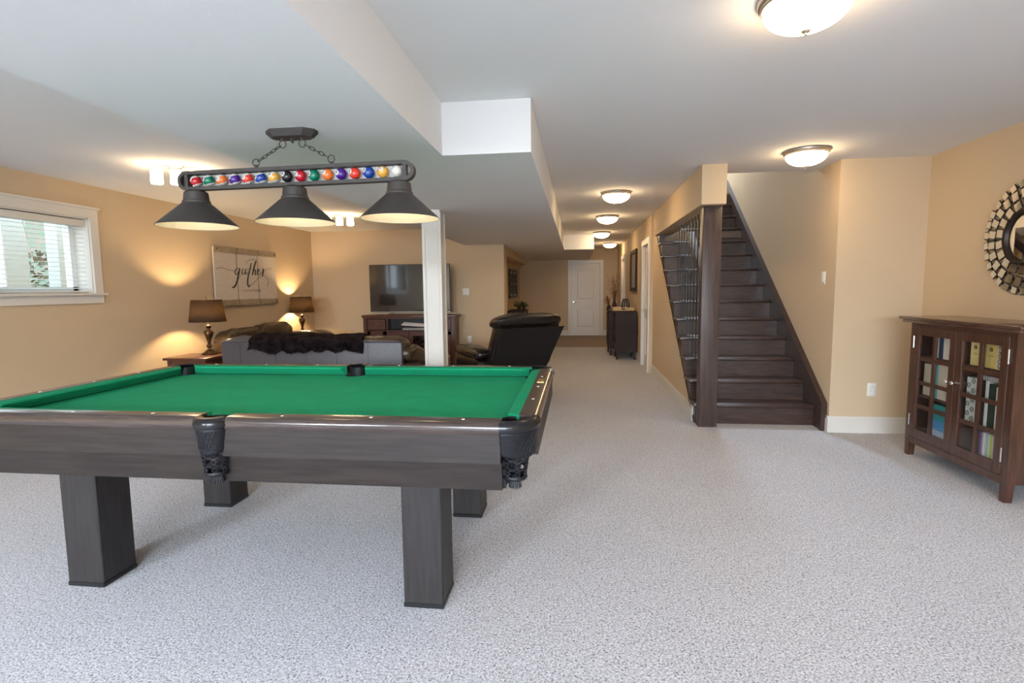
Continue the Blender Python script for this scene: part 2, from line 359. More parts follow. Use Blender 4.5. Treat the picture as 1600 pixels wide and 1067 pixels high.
# blinds
bl=thing('window_blinds','white horizontal slat blinds lowered inside the left wall window','blinds',(XL-.075,W[0]+.016,W[2]),0)
BW=WW-.032
b=MB(); b.box(-.03,.055,0,BW,WH-.085,WH-.02,.003,1); b.build('valance',M['trim'],bl,smooth=0)
b=MB(); z=.045; 
while z<WH-.10:
    b.prism([(-.024,z+.002),(.024,z-.003),(.024,z+.0005),(-.024,z+.0055)],1,.004,BW-.004); z+=.0425
b.build('slats',M['blindT'],bl,smooth=0)
b=MB(); b.box(-.025,.025,.002,BW-.002,.004,.022,.003,1); b.build('bottom_rail',M['blind'],bl,smooth=0)
for y in (.18,BW/2,BW-.18):
    for q in (-.025,.025): MB().cyl((q,y,.02),(q,y,WH-.09),.0012,6).build('ladder_cord',M['blind'],bl)
b=MB(); b.cyl((.045,BW-.62,WH-.09),(.05,BW-.55,WH-.52),.0035,6); b.build('tilt_wand',M['white'],bl)
# outside the window: white porch posts, ground, bushes
for i,(y0,y1) in enumerate(((4.87,5.12),(5.46,6.4))):
    tag(MB().box(XL-1.05,XL-.9,y0,y1,0,3.2).build('porch_post',M['ext_white'],smooth=0),
        ['narrow white porch post outside behind the middle of the window blinds','wide white porch post outside behind the right end of the window blinds'][i],'post')
tag(MB().box(XL-9,XL-.29,-1,14,.55,.6).build('ground_outside',M['ext_ground'],smooth=0),kind='structure')
def bush(x,y,z,sx,sz,lab,seed):
    r=random.Random(seed); b=MB()
    b.tube([(x,y,z),(x,y,z+sz*.6)],.03,8)
    for k in range(420):
        a=r.uniform(0,2*PI); q=r.uniform(0,1)**.5; h=r.uniform(0,1); rr=sx*q*math.sqrt(max(.05,1-(h*1.0-.35)**2))
        p=Vector((x+rr*math.cos(a),y+rr*math.sin(a),z+h*sz)); s=r.uniform(.03,.07)
        u=Vector((r.uniform(-1,1),r.uniform(-1,1),r.uniform(-1,1))).normalized(); v_=u.orthogonal().normalized()
        b.bm.faces.new([b.bm.verts.new(p+u*s),b.bm.verts.new(p+v_*s*.5),b.bm.verts.new(p-u*s),b.bm.verts.new(p-v_*s*.5)])
    tag(b.build('bush',M['ext_leaf'],smooth=0),lab,'bush')
M['bank']=mat('planted_bank',(.07,.12,.075),.9,vary=(.14,.11,.085),ns=5,detail=10,vmin=.42,vmax=.58)
b=MB(); b.prism([(XL-2.4,.6),(XL-9,.6),(XL-9,4.6),(XL-3.6,1.5)],1,-1,14)
tag(b.build('hill_outside',M['bank'],smooth=0),kind='structure')
bush(XL-2.0,6.35,.6,.42,1.35,'green bush outside seen between the white posts through the window blinds',1)

# ------------------------------------------------------------------ column
c=thing('column','white boxed support column with corner trim between sofa and recliner','column',(-1.45,5.37,0))
MB().box(-.088,.088,-.088,.088,0,LOW,.003,1).build('column_shaft',M['trim'],c,smooth=0)
b=MB()
for sx in (-1,1):
    for sy in (-1,1):
        b.box(min(sx*.066,sx*.098),max(sx*.066,sx*.098),min(sy*.066,sy*.098),max(sy*.066,sy*.098),.0,LOW-.03,.004,1)
b.build('corner_trim',M['trim'],c,smooth=0)
MB().box(-.11,.11,-.11,.11,0,.14,.004,1).build('column_base',M['trim'],c,smooth=0)

# ------------------------------------------------------------------ staircase
st=thing('staircase','dark stained wooden staircase rising away beside the square post','staircase',(0,0,0))
RZ=.196; TD=.255; Y0=5.33
SX0,SX1=1.155,2.255
for k in range(14):
    y=Y0+TD*k+.03
    MB().box(SX0+.115,SX1,y,y+.02,RZ*k,RZ*(k+1)-.028).build('riser',M['darkwood'],st,smooth=0)
    if k<13:
        b=MB(); b.box(SX0-.02 if k<11 else SX0+.19,SX1,Y0+TD*k,Y0+TD*(k+1)+.03,RZ*(k+1)-.03,RZ*(k+1),.008,3)
        b.build('tread',M['darkwood'],st)
    if k<11:
        MB().prism([(y,RZ*k-.028),(y,RZ*(k+1)-.028),(y+TD-.001,RZ*(k+1)-.028)],0,SX0+.002,SX0+.115).build('step_end',M['darkwood'],st,smooth=0)
# trim strip along the top of the wall under the stairs
sl=RZ/TD
b=MB(); b.prism([(5.38,.0),(5.415,.0),(8.10,sl*(8.10-5.36)-.045),(8.10,sl*(8.10-5.36)-.022)],0,XC-.010,XC+.02); b.build('side_trim',M['darkwood'],st,smooth=0)
# wall stringer with moulded top
def zs(y,o): return o+.757*(y-5.17)
b=MB(); b.prism([(5.17,0),(5.6,0),(8.75,2.2),(8.75,zs(8.75,.25)),(5.17,.25)],0,2.255,2.276)
b.prism([(5.155,0),(5.19,0),(5.19,.25),(8.75,zs(8.75,.21)),(8.75,zs(8.75,.262)),(5.155,.262)],0,2.238,2.289)
b.build('wall_stringer',M['darkwood'],st,smooth=0)
# handrail
b=MB(); b.prism([(5.40,1.02),(6.62,1.90),(6.68,1.90),(6.70,1.96),(6.60,1.99),(5.40,1.11)],0,1.30,1.365); b.box(1.30,1.9,6.60,6.68,1.91,1.98)
b.build('handrail',M['darkwood'],st,smooth=0)
for i in range(10):
    y=5.50+i*.155; k=int((y-Y0)/TD); zb=RZ*(k+1)
    b=MB(); b.box(1.236,1.248,y-.006,y+.006,zb,2.085)
    if i%3==1:
        zc=zb+.62
        for a in range(4):
            b.tube([(1.242+.016*math.sin(t*PI)*math.cos(a*PI/2+t*PI),y+.016*math.sin(t*PI)*math.sin(a*PI/2+t*PI),zc+.10*t) for t in [q/8 for q in range(9)]],.003,5)
    b.build('baluster',M['black'],st,smooth=0)
p=thing('wooden_post','square dark stained wooden post under the beige header beside the stairs','post',(1.2405,5.268,0))
MB().box(-.0845,.0845,-.06,.06,0,2.085,.006,2).build('post_shaft',M['postwood'],p)
MB().box(-.087,.087,-.061,.061,0,.018,.003,1).build('post_foot',M['postwood'],p,smooth=0)

# ------------------------------------------------------------------ pool table
TX,TY=-1.425,2.62; TL,TW=2.56,1.48; ZT=.855; ZB=.797
T=thing('pool_table','dark wooden pool table with green felt and black leather pockets','pool table',(TX,TY,0))
hx,hy=TL/2,TW/2
RW_=.078
def frame2(side):
    # matrices mapping profile (along=x', inward d) : local prism with ax=1 -> (d along local x, a along y, z)
    if side=='near': return Matrix(((0,1,0,0),(1,0,0,-hy),(0,0,1,0),(0,0,0,1)))
    if side=='far': return Matrix(((0,1,0,0),(-1,0,0,hy),(0,0,1,0),(0,0,0,1)))
    if side=='right': return Matrix(((-1,0,0,hx),(0,1,0,0),(0,0,1,0),(0,0,0,1)))
    if side=='left': return Matrix(((1,0,0,-hx),(0,1,0,0),(0,0,1,0),(0,0,0,1)))
railP=[(.004,.808),(.0,.818),(0,.836),(.004,.846),(.011,.852),(.020,ZT),(RW_,ZT),(RW_,.80)]
cushP=[(RW_,.8535),(.122,.850),(.130,.846),(.131,.841),(.118,.826),(.092,.799),(RW_,.799)]
EC=.135
segs=[]
for side in ('near','far'):
    segs+= [(side,-hx+EC,-.062,'c','s'),(side,.062,hx-EC,'s','c')]
for side in ('right','left'): segs.append((side,-hy+EC,hy-EC,'c','c'))
for side,a0,a1,e0,e1 in segs:
    Mx=frame2(side)
    rl=MB().xf(Mx).prism(railP,1,a0,a1).build('rail',M['railwood'],T,smooth=40)
    # cushion, its ends cut towards the pocket
    c0=1.0 if e0=='c' else .35; c1=-1.0 if e1=='c' else -.35
    MB().xf(Mx).prism(cushP,1,a0-RW_*c0+.004*(1 if e0=='c' else 0),a1-RW_*c1,cut=(c0,c1)).build('cushion',M['felt'],rl,smooth=0)
    n=3
    L_=a1-a0
    for q in range(n):
        a=a0+L_*(q+1)/(n+1) if side in('right','left') else a0+L_*(q+.5+ (0.1 if e0=='s' else -.1))/n
        MB().xf(Mx).lathe([(0,ZT+.0012),(.0065,ZT+.0012),(.007,ZT)],.048,a,14).build('sight',M['pearl'],rl)
b=MB().box(hx-.062,hx-.028,.12,.22,ZT,ZT+.002); b.build('name_plate',M['brass'],T,smooth=0)
# bed with pocket cut-outs
pts=[]; ix,iy=hx-.10,hy-.10; cr=.075
def arc(cx,cy,r,a0,a1,n): return [(cx+r*math.cos(a0+(a1-a0)*k/n),cy+r*math.sin(a0+(a1-a0)*k/n)) for k in range(n+1)]
pts+=arc(-ix,-iy,cr,PI/2,0,8); pts+=arc(0,-iy-.005,.062,PI,0,10); pts+=arc(ix,-iy,cr,PI,PI/2,8)
pts+=arc(ix,iy,cr,-PI/2,-PI,8); pts+=arc(0,iy+.005,.062,0,-PI,10); pts+=arc(-ix,iy,cr,0,-PI/2,8)
MB().prism(pts,2,ZB-.025,ZB).build('bed',M['felt'],T,smooth=0)
# aprons
for side,a0,a1 in (('near',-hx+EC,hx-EC),('far',-hx+EC,hx-EC),('right',-hy+EC,hy-EC),('left',-hy+EC,hy-EC)):
    dd=.05 if side in('left','right') else 0
    ap=MB().xf(frame2(side)).prism([(.005,.70),(.008,.808),(.05,.808),(.05,.70)],1,a0,a1).build('apron',M['tablewood'],T,smooth=0)
    MB().xf(frame2(side)).prism([(.051+dd,.583),(.036+dd,.694),(.07+dd,.694),(.07+dd,.583)],1,a0+.0,a1-.0).build('lower_apron',M['tablewood'],ap,smooth=0)
for sx in (-1,1):
    for sy in (-1,1):
        x0,x1=sx*(hx-EC),sx*(hx-EC-.06); y0,y1=sy*(hy-EC),sy*(hy-EC-.06)
        xx,yy=hx-EC,hy-EC; b=MB(); b.box(min(sx*(xx-.05),sx*(xx+.01)),max(sx*(xx-.05),sx*(xx+.01)),min(sy*(yy-.05),sy*(yy+.062)),max(sy*(yy-.05),sy*(yy+.062)),.583,.74); b.box(min(sx*(xx-.05),sx*(xx+.03)),max(sx*(xx-.05),sx*(xx+.03)),min(sy*(yy-.05),sy*(yy+.01)),max(sy*(yy-.05),sy*(yy+.01)),.5831,.7399)
        b.build('corner_block',M['leather'],T,smooth=0)
MB().box(-hx+.16,hx-.16,-hy+.12,hy-.12,.60,.66).build('under_frame',M['tablewood'],T,smooth=0)
for x0,x1 in ((-.902,-.722),(.697,.867)):
    for y0,y1 in ((-.545,-.36),(.36,.54)):
        lg=MB().box(x0,x1,y0,y1,.018,.60,.004,1).build('leg',M['tablewoodv'],T,smooth=0)
        MB().box(x0-.002,x1+.002,y0-.002,y1+.002,0,.02,.002,1).build('leg_foot',M['black'],lg,smooth=0)
# pockets
def net(b,cx,cy,r0,r1,z0,z1,n,tw):
    for k in range(n):
        for s in (-1,1):
            P=[];Rr=[]
            for q in range(13):
                t=q/12; a=2*PI*k/n+s*tw*math.sin(t*PI*3)*.5*2*PI/n
                r=r0+(r1-r0)*t**1.3
                P.append((cx+r*math.cos(a),cy+r*math.sin(a),z0+(z1-z0)*t)); Rr.append(.0040)
            b.tube(P,Rr,6)
    b.lathe([(r0+.003,z0+.006),(r0+.006,z0),(r0+.003,z0-.008),(r0-.002,z0-.004)],cx,cy,20)
    b.lathe([(r1+.006,z1+.008),(r1+.008,z1),(r1+.004,z1-.008),(r1-.003,z1)],cx,cy,16)
def pocket(cx,cy,ang,span,rs,rb,off,corner):
    # cx,cy: centre of the iron's arc; ang: outward direction
    pk=thing('pocket',None,None,(cx,cy,0),ang); pk.parent=T; del_=[k for k in ('label','category') if k in pk]
    n=20
    P=[(rs*math.cos(a),rs*math.sin(a),.838) for a in [-span+2*span*k/n for k in range(n+1)]]
    b=MB()
    prof=[(-.004,.812),(.004,.816),(.007,.830),(.004,.846),(-.006,.856),(-.026,.857),(-.034,.850),(-.030,.838)]
    G=[[b.v(((rs+d)*math.cos(a),(rs+d)*math.sin(a),z)) for d,z in prof] for a in [-span+2*span*k/n for k in range(n+1)]]
    for A,B in zip(G,G[1:]):
        for i in range(len(prof)): b.bm.faces.new((A[i],A[(i+1)%8],B[(i+1)%8],B[i]))
    b.bm.faces.new(G[0]); b.bm.faces.new(G[-1][::-1])
    b.build('pocket_iron',M['iron'],pk)
    b=MB()
    def f(u,v):
        a=-span+2*span*u; lip=.012*math.sin(u*PI)**2*(1 if v>.99 else 0)
        r=rs-.002-.012*v; z=.816-.088*v-.018*v*math.sin(u*PI)
        return (r*math.cos(a),r*math.sin(a),z)
    b.grid(f,24,10); 
    b.build('leather_shield',M['leather'],pk,solid=.004); b=MB()
    for k in range(-2,3):
        for s in (-1,1):
            P=[]
            for q in range(9):
                v=.12+.7*q/8; u=.5+.09*k+s*.09*(q/8-.5)*2
                if u<.08 or u>.92: continue
                x,y,z=f(u,v); nrm=Vector((x,y,0)).normalized()*.0006; P.append((x+nrm.x,y+nrm.y,z))
            if len(P)>2: b.tube([q+Vector((q.x,q.y,0)).normalized()*.0022 for q in map(Vector,P)],.0012,5)
    b.build('embossed_diamonds',M['leather'],pk)
    b=MB(); net(b,off,0,rb,rb*.74,.735,.628,7,1.5)
    b.build('leather_net',M['leather'],pk)
    b=MB()
    for k in range(14):
        a=2*PI*k/14; b.tube([(off+.012*math.cos(a),.012*math.sin(a),.632),(off+.016*math.cos(a),.016*math.sin(a),.612),(off+.022*math.cos(a),.022*math.sin(a),.585)],[.004,.005,.004],5)
    b.lathe([(rb*.74,.630),(.035,.618),(.013,.616)],off,0,14)
    b.build('tassel',M['leather'],pk)
    b=MB(); b.lathe([(rb+.006,.845),(rb+.004,.76),(rb,.725)],off,0,24); b.build('pocket_liner',M['black'],pk)
    return pk
for sx in (-1,1):
    for sy in (-1,1):
        pocket(sx*(hx-EC),sy*(hy-EC),math.atan2(sy,sx),R(46),EC,.055,.062,True)
for sy in (-1,1):
    pocket(0,sy*(hy-.030),sy*PI/2,R(76),.068,.054,.001,False)

# ------------------------------------------------------------------ pool table lamp
PL=thing('pool_table_lamp','dark three-shade lamp with a row of billiard balls hanging over the pool table','lamp',(-1.415,2.60,0))
tilt=Matrix.Rotation(R(-.6),4,'Y')
ZBAR=1.915
def XF(p): return p
def bm_(): return MB().xf(Matrix.Translation((0,0,ZBAR))@tilt)
b=bm_(); HL=.578; ro,ri=.0485,.031
outer=arc(HL,0,ro,-PI/2,PI/2,12)+arc(-HL,0,ro,PI/2,3*PI/2,12); inner=arc(HL,0,ri,-PI/2,PI/2,12)+arc(-HL,0,ri,PI/2,3*PI/2,12)
G=[[b.v((p[0],y,p[1])) for p in pl] for pl,y in ((outer,-.02),(outer,.02),(inner,.02),(inner,-.02))]
n=len(outer)
for q in range(4):
    A,B=G[q],G[(q+1)%4]
    for i in range(n): b.bm.faces.new((A[i],A[(i+1)%n],B[(i+1)%n],B[i]))
b.box(-HL-.009,-HL+.009,-.018,.018,-ri,ri); b.box(HL-.009,HL+.009,-.018,.018,-ri,ri)
b.build('bar_frame',M['lampmetal'],PL,smooth=30)
bm_().box(-HL+.009,HL-.009,.0285,.0305,-.036,.036).build('back_panel',M['acryl'],PL,smooth=0)
ballc={'red':(.45,.01,.02),'green':(.0,.16,.09),'orange':(.80,.17,.03),'purple':(.06,.01,.22),'red2':(.65,.04,.02),'blue':(.005,.05,.30),'yellow':(.72,.36,.05),'black':(.01,.01,.012),'white':(.62,.60,.55)}
bmats={k:mat('ball_'+k,v,.12,coat=.5) for k,v in ballc.items()}
order=[('15','red',1),('14','green',1),('13','orange',1),('12','purple',1),('11','red2',1),('10','blue',1),('9','yellow',1),('8','black',0),('7','red',0),('6','green',0),('5','orange',0),('4','purple',0),('3','red2',0),('2','blue',0),('1','yellow',0),('','white',0)]
dirs=[(-.6,.15),(-.7,.1),(-.2,-.05),(-.6,.2),(-.25,0),(-.75,0),(-.25,.2),(-.45,.3),(-.45,.1),(-.7,.1),(-.35,.2),(-.5,0),(-.75,.1),(-.7,.3),(.0,.3),(0,0)]
for i,(num,colr,stripe) in enumerate(order):
    x=-.535+i*.0713; r=.0285
    M0=Matrix.Translation((0,0,ZBAR))@tilt@Matrix.Translation((x,0,0))
    tl=Matrix.Rotation(R(-12 if stripe else 0),4,'Y')@Matrix.Rotation(R(14 if stripe else 0),4,'X')
    b=MB().xf(M0@tl); prof=[]
    seg=18
    # latitude rings split into colour band and white caps
    for j in range(16):
        a=-PI/2+PI*j/16; c_=-PI/2+PI*(j+1)/16
        mid=(a+c_)/2; mi=1 if (stripe and abs(mid)>.62) else 0
        b.lathe([(max(0,r*math.cos(a)) if j else 0,r*math.sin(a)),(r*math.cos(c_) if j<15 else 0,r*math.sin(c_))],0,0,20,mi=mi)
    bmesh.ops.remove_doubles(b.bm,verts=list(b.bm.verts),dist=1e-5)
    ball=b.build('billiard_ball',[bmats[colr],bmats['white']],PL,smooth=80)
    if num:
        dx,dz=dirs[i]; d=Vector((dx,-1,dz+.1)).normalized()
        q=Vector((0,0,1)).rotation_difference(d).to_matrix().to_4x4()
        # upright numeral frame
        yv=Vector((0,0,1)); yv=(yv-d*yv.dot(d)).normalized(); xv=yv.cross(d)
        F=Matrix((xv,yv,d)).transposed().to_4x4()
        base=M0@F
        bb_=MB().xf(base); rr=.0125
        pr_=[(0,math.sqrt(r*r)+.0006)]+[(t*rr,math.sqrt(r*r-(t*rr)**2)+.0006) for t in (.35,.7,1)]
        bb_.lathe(pr_,0,0,18); bd=bb_.build('number_badge',bmats['white'],ball,smooth=80)
        text_mesh(num,.015 if len(num)==1 else .012,'number',M['ink'],bd,base@Matrix.Translation((0,0,r+.0003)),.0012)
for X_ in (-.54,0,.545):
    zt=ZBAR+X_*math.tan(R(.6))-.048; zr=zt-.178+.157
    sh=MB().lathe([(.0,zt-.0),(.040,zt),(.056,zt-.010),(.061,zt-.050),(.066,zt-.055),(.0665,zt-.064),(.192,zr-.157),(.194,zr-.160),(.192,zr-.1605),(.062,zt-.067),(.0,zt-.066)],X_,0,48)
    s_=sh.build('lamp_shade',M['lampmetal'],PL,smooth=28)
    MB().lathe([(.1905,zr-.1600),(.063,zt-.0685),(.0,zt-.0675)],X_,0,48).build('shade_lining',M['shadein'],s_,smooth=40)
    MB().lathe([(0,zt-.068),(.014,zt-.07),(.016,zt-.085),(.030,zt-.105),(.030,zt-.118),(.018,zt-.134),(0,zt-.139)],X_,0,20).build('bulb',M['bulb'],s_,smooth=60)
# canopy, rings, chain links
cz=LOW
b=MB(); oc=[(-.128,-.02),(-.085,-.058),(.085,-.058),(.128,-.02),(.128,.02),(.085,.058),(-.085,.058),(-.128,.02)]
A=[b.v((x,y,cz)) for x,y in oc]; B=[b.v((x,y,cz-.014)) for x,y in oc]; D=[b.v((x*.84,y*.8,cz-.034)) for x,y in oc]
for P,Q in ((A,B),(B,D)):
    for i in range(8): b.bm.faces.new((P[i],P[(i+1)%8],Q[(i+1)%8],Q[i]))
b.bm.faces.new(D); b.bm.faces.new(A)
b.build('canopy',M['lampmetal'],PL,smooth=0)
def ring(b,c,r,t,ax,ln=0,d=None):
    # oval link centred c in plane spanned by d (long) and ax
    d=Vector(d or (0,0,1)).normalized(); a=Vector(ax); a=(a-d*a.dot(d)).normalized(); P=[]
    for k in range(20):
        th=2*PI*k/20; P.append(Vector(c)+d*((r+ln)*math.cos(th))+a*(r*math.sin(th)))
    b.tube(P,t,6,closed=True)
for s in (-1,1):
    top=Vector((s*.052,0,cz-.062)); bot=Vector((s*.20,0,ZBAR+.048+.028+s*.002))
    b=MB(); b.cyl((top.x,0,cz-.03),(top.x,0,cz-.044),.008,10); ring(b,top,.018,.0026,(1,0,0)); b.build('hanging_ring',M['lampmetal'],PL)
    b=MB(); b.cyl((bot.x,0,ZBAR+.044),(bot.x,0,bot.z-.018),.008,10); b.cyl((bot.x,0,ZBAR+.058),(bot.x,0,ZBAR+.062),.011,10); ring(b,bot,.018,.0026,(1,0,0)); b.build('hanging_ring',M['lampmetal'],PL)
    d=bot-top; L_=d.length; u=d.normalized(); s0=top+u*.017; e0=bot-u*.017; nl=5
    for k in range(nl):
        b=MB(); cpt=s0+(e0-s0)*((k+.5)/nl); ring(b,cpt,.008,.0022,(0,1,0) if k%2==0 else (0.3,.2,1),(L_-.034)/nl/2-.003,u)
        b.build('chain_link',M['lampmetal'],PL)
b=MB(); b.cyl((0,0,cz-.03),(0,0,cz-.042),.009,10); b.soft((0,0,cz-.05),(.014,.014,.02),1,nu=10,nv=8); b.build('finial',M['lampmetal'],PL)

# ------------------------------------------------------------------ ceiling bowl lights
def bowl_light(x,y,label,proto=[None]):
    if proto[0] is None:
        t=thing('ceiling_light',label,'ceiling light',(x,y,CH),0,'domed ceiling lights')
        MB().lathe([(0,0),(.172,0),(.176,-.006),(.172,-.018),(.164,-.022),(.165,-.030),(.158,-.036),(.150,-.034),(0,-.03)],0,0,48).build('metal_rim',M['nickel'],t,smooth=40)
        MB().lathe([(.158,-.032)]+[(.156*math.cos(a),-.036-.085*math.sin(a)) for a in [PI/2*k/10 for k in range(10)]]+[(0,-.121)],0,0,48).build('glass_bowl',M['bowl'],t,smooth=60)
        MB().lathe([(0,-.118),(.012,-.120),(.017,-.126),(.014,-.131),(.006,-.134),(.005,-.14),(0,-.142)],0,0,20).build('finial',M['nickel'],t,smooth=50)
        proto[0]=t
    else:
        t=copy_tree(proto[0]); t.location=(x,y,CH); t['label']=label
bowl_light(.87,2.28,'large domed glass ceiling light cut off by the top of the photo')
bowl_light(1.86,4.76,'domed glass ceiling light in front of the staircase opening')
bowl_light(.445,6.42,'nearest of the domed ceiling lights in the corridor left of the stairs')
bowl_light(.455,8.46,'second of the domed corridor ceiling lights counting from the post')
bowl_light(.47,10.85,'third domed corridor ceiling light, beside the end of the bulkhead')
bowl_light(.79,13.5,'smallest domed ceiling light, furthest down the corridor')
# three-cylinder track lights on the lounge ceiling
def track(x,y,label,rz):
    t=thing('track_light',label,'ceiling light',(x,y,CH),rz,'three-cylinder ceiling lights')
    b=MB(); b.lathe([(0,0),(.06,0),(.06,-.018),(0,-.02)],0,0,28); b.box(-.19,.19,-.02,.02,-.035,-.018,.004,1)
    b.build('mounting_bar',M['nickel'],t)
    for dx in (-.15,0,.15):
        a=MB().cyl((dx,0,-.035),(dx,0,-.055),.018,16).build('socket',M['nickel'],t)
        MB().lathe([(0,-.052),(.045,-.052),(.047,-.056),(.047,-.15),(.043,-.155),(0,-.156)],dx,0,28).build('glass_cylinder',M['trackglass'],t,smooth=40)
track(-3.50,4.42,'glowing three-cylinder ceiling light partly behind the pool lamp left shade',R(25))
track(-3.42,7.5,'glowing three-cylinder ceiling light behind the middle pool lamp shade, near the television',R(25))

# ------------------------------------------------------------------ wall sign
SG=thing('wall_sign','whitewashed plank sign reading gather together on left lounge wall','sign',(XL,7.54,1.56))
for k in range(3):
    y0=-.755+k*.509; y1=y0+.489
    dz=[0,0,0][k]
    pl=MB().box(.02,.04,y0,y1,-.40,.40,.003,1).build('plank',M['signwhite'],SG,smooth=0)
    MB().box(.006,.0395,y1+.001,y1+.018,-.42,.41).build('plank_edge',M['signwood'],pl,smooth=0) if k<2 else None
    for z0,z1 in ((.33,.415),(-.415,-.33)):
        st_=MB().box(.04,.055,y0,y1,z0,z1,.002,1).build('batten',M['signwood'],pl,smooth=0)
        b=MB(); 
        for yy in ([y0+.05] if k==0 else [y1-.05] if k==2 else []):
            b.lathe([(0,.004),(.012,.003),(.013,0)],0,0,12)
            for v_ in b.bm.verts: v_.co=Vector((.055+v_.co.z,yy+v_.co.x,(z0+z1)/2+v_.co.y))
            b.build('screw',M['screw'],st_)
b=MB(); b.box(.0,.02,-.6,-.5,-.36,.36); b.box(.0,.02,.5,.6,-.36,.36); b.build('back_cleat',M['signwood'],SG,smooth=0)
# script lettering, drawn as pen strokes (u along the wall, v up)
def cat(pts,n=8):
    P=[Vector((*p,0)) for p in pts]; P=[2*P[0]-P[1]]+P+[2*P[-1]-P[-2]]; out=[]
    for i in range(1,len(P)-2):
        for k in range(n):
            t=k/n; a,b_,c_,d=P[i-1],P[i],P[i+1],P[i+2]
            out.append(.5*((2*b_)+(c_-a)*t+(2*a-5*b_+4*c_-d)*t*t+(3*b_-a-3*c_+d)*t**3))
    out.append(P[-2]); return out
strokes=[
 ([(-.20,.055),(-.235,.085),(-.285,.06),(-.315,0),(-.29,-.045),(-.24,-.01),(-.205,.06)],.006),   # g bowl
 ([(-.19,.09),(-.215,0),(-.26,-.12),(-.32,-.25),(-.375,-.30),(-.40,-.275)],.010),
 ([(-.40,-.275),(-.36,-.27),(-.25,-.14),(-.12,.0)],.003),
 ([(-.06,.06),(-.10,.075),(-.14,.03),(-.14,-.02),(-.10,-.03),(-.055,.03),(-.035,.075)],.006),    # a
 ([(-.035,.075),(-.055,0),(-.03,-.03),(.01,.02)],.006),
 ([(.12,.21),(.08,.10),(.02,-.05),(-.01,-.18),(.0,-.26),(.03,-.28),(.045,-.25)],.010),            # t
 ([(-.02,.07),(.05,.085),(.13,.09)],.004),
 ([(.045,-.25),(.12,-.22),(.3,-.10),(.42,-.05),(.5,-.06),(.56,-.12),(.58,-.2),(.54,-.27)],.0025),
 ([(.26,.26),(.22,.20),(.17,.08),(.13,-.04)],.010),                                              # h
 ([(.13,-.04),(.17,.04),(.21,.075),(.225,.05),(.205,-.01),(.215,-.035),(.25,-.01)],.007),
 ([(.26,.26),(.22,.28),(.1,.27),(0,.22),(-.02,.18)],.0022),
 ([(.25,-.01),(.31,.05),(.33,.085),(.30,.09),(.275,.03),(.29,-.03),(.34,-.02),(.39,.05)],.006),  # e
 ([(.43,.11),(.445,.07),(.425,0),(.405,-.055)],.010),                                            # r
 ([(.42,-.01),(.47,.06),(.54,.10),(.62,.11),(.70,.11)],.003),
 ([(-.74,.06),(-.6,.075),(-.45,.04),(-.32,.03)],.0022),
]
b=MB()
for pts_,wd in strokes:
    P=cat(pts_); n=len(P); rr=[]
    for i,p in enumerate(P):
        d=(P[min(i+1,n-1)]-P[max(i-1,0)]); down=abs(d.normalized().y) if d.length>0 else 0
        rr.append(max(.0028,1.35*wd*(.35+.65*down)*(.4+.6*math.sin(PI*min(1,max(0,(i+1)/(n+1))))**.5)))
    b.tube([(.0405,p.x*.93-.02,p.y*.74+.06) for p in P],rr,6)
b.build('script_lettering',M['ink'],SG,smooth=60)
text_mesh('\u2022TOGETHER',.055,'small_lettering',M['ink'],SG,Matrix.Translation((.0405,.06,-.205))@Matrix(((0,0,1,0),(1,0,0,0),(0,1,0,0),(0,0,0,1))),.001,1.75)

# ------------------------------------------------------------------ end tables and table lamps
def end_table(x,y,label,w=.55,d=.5):
    t=thing('end_table',label,'table',(x,y,0),0,'end tables with lamps')
    MB().box(-w/2,w/2,-d/2,d/2,.545,.575,.006,2).build('table_top',M['tvwood'],t)
    b=MB(); b.box(-w/2+.04,w/2-.04,-d/2+.04,d/2-.04,.46,.545); b.build('apron',M['tvwood'],t,smooth=0)
    MB().box(-w/2+.05,w/2-.05,-d/2+.05,d/2-.05,.16,.18).build('shelf',M['tvwood'],t,smooth=0)
    for sx in (-1,1):
        for sy in (-1,1): MB().box(sx*(w/2-.055)-.022,sx*(w/2-.055)+.022,sy*(d/2-.055)-.022,sy*(d/2-.055)+.022,0,.56).build('leg',M['tvwood'],t,smooth=0)
end_table(-4.56,5.92,'dark brown end table under the left table lamp near window')
end_table(-4.66,8.75,'dark brown end table behind sofa under the lamp near room corner')
def table_lamp(x,y,label):
    t=thing('table_lamp',label,'lamp',(x,y,.575),0,'pair of table lamps')
    pr=[(0,0),(.085,0),(.088,.012),(.078,.022),(.06,.03),(.045,.045),(.022,.06),(.018,.08),(.032,.092),(.036,.105),(.026,.118),(.016,.128),(.020,.15),(.034,.20),(.052,.25),(.056,.275),(.044,.295),(.022,.305),(.020,.32),(.034,.332),(.038,.35),(.030,.362),(.012,.37),(.010,.395),(0,.395)]
    MB().lathe(pr,0,0,28).build('lamp_base',M['lampbronze'],t,smooth=40)
    MB().cyl((0,0,.39),(0,0,.50),.007,10).build('stem',M['lampbronze'],t)
    MB().soft((0,0,.53),(.06,.06,.075),1,nu=16,nv=10).build('bulb',M['bulb2'],t,smooth=60)
    b=MB(); b.lathe([(.206,.405),(.170,.668)],0,0,48); s=b.build('lamp_shade',M['shadeT'],t,smooth=60,solid=.002)
    b=MB(); b.lathe([(.172,.662),(.1735,.671),(.1695,.673),(.168,.664)],0,0,48); b.lathe([(.2075,.402),(.209,.410),(.204,.410),(.203,.402)],0,0,48)
    for k in range(3):
        a=2*PI*k/3; b.cyl((0,0,.662),(.17*math.cos(a),.17*math.sin(a),.664),.002,6)
    b.cyl((0,0,.57),(0,0,.69),.003,8); b.soft((0,0,.695),(.014,.014,.02),1,nu=10,nv=6)
    b.build('shade_fitter',M['lampbronze'],s)
    return t
table_lamp(-4.53,6.08,'bronze table lamp with dark shade nearest the window')
table_lamp(-4.73,8.72,'bronze table lamp with dark shade near the room corner')

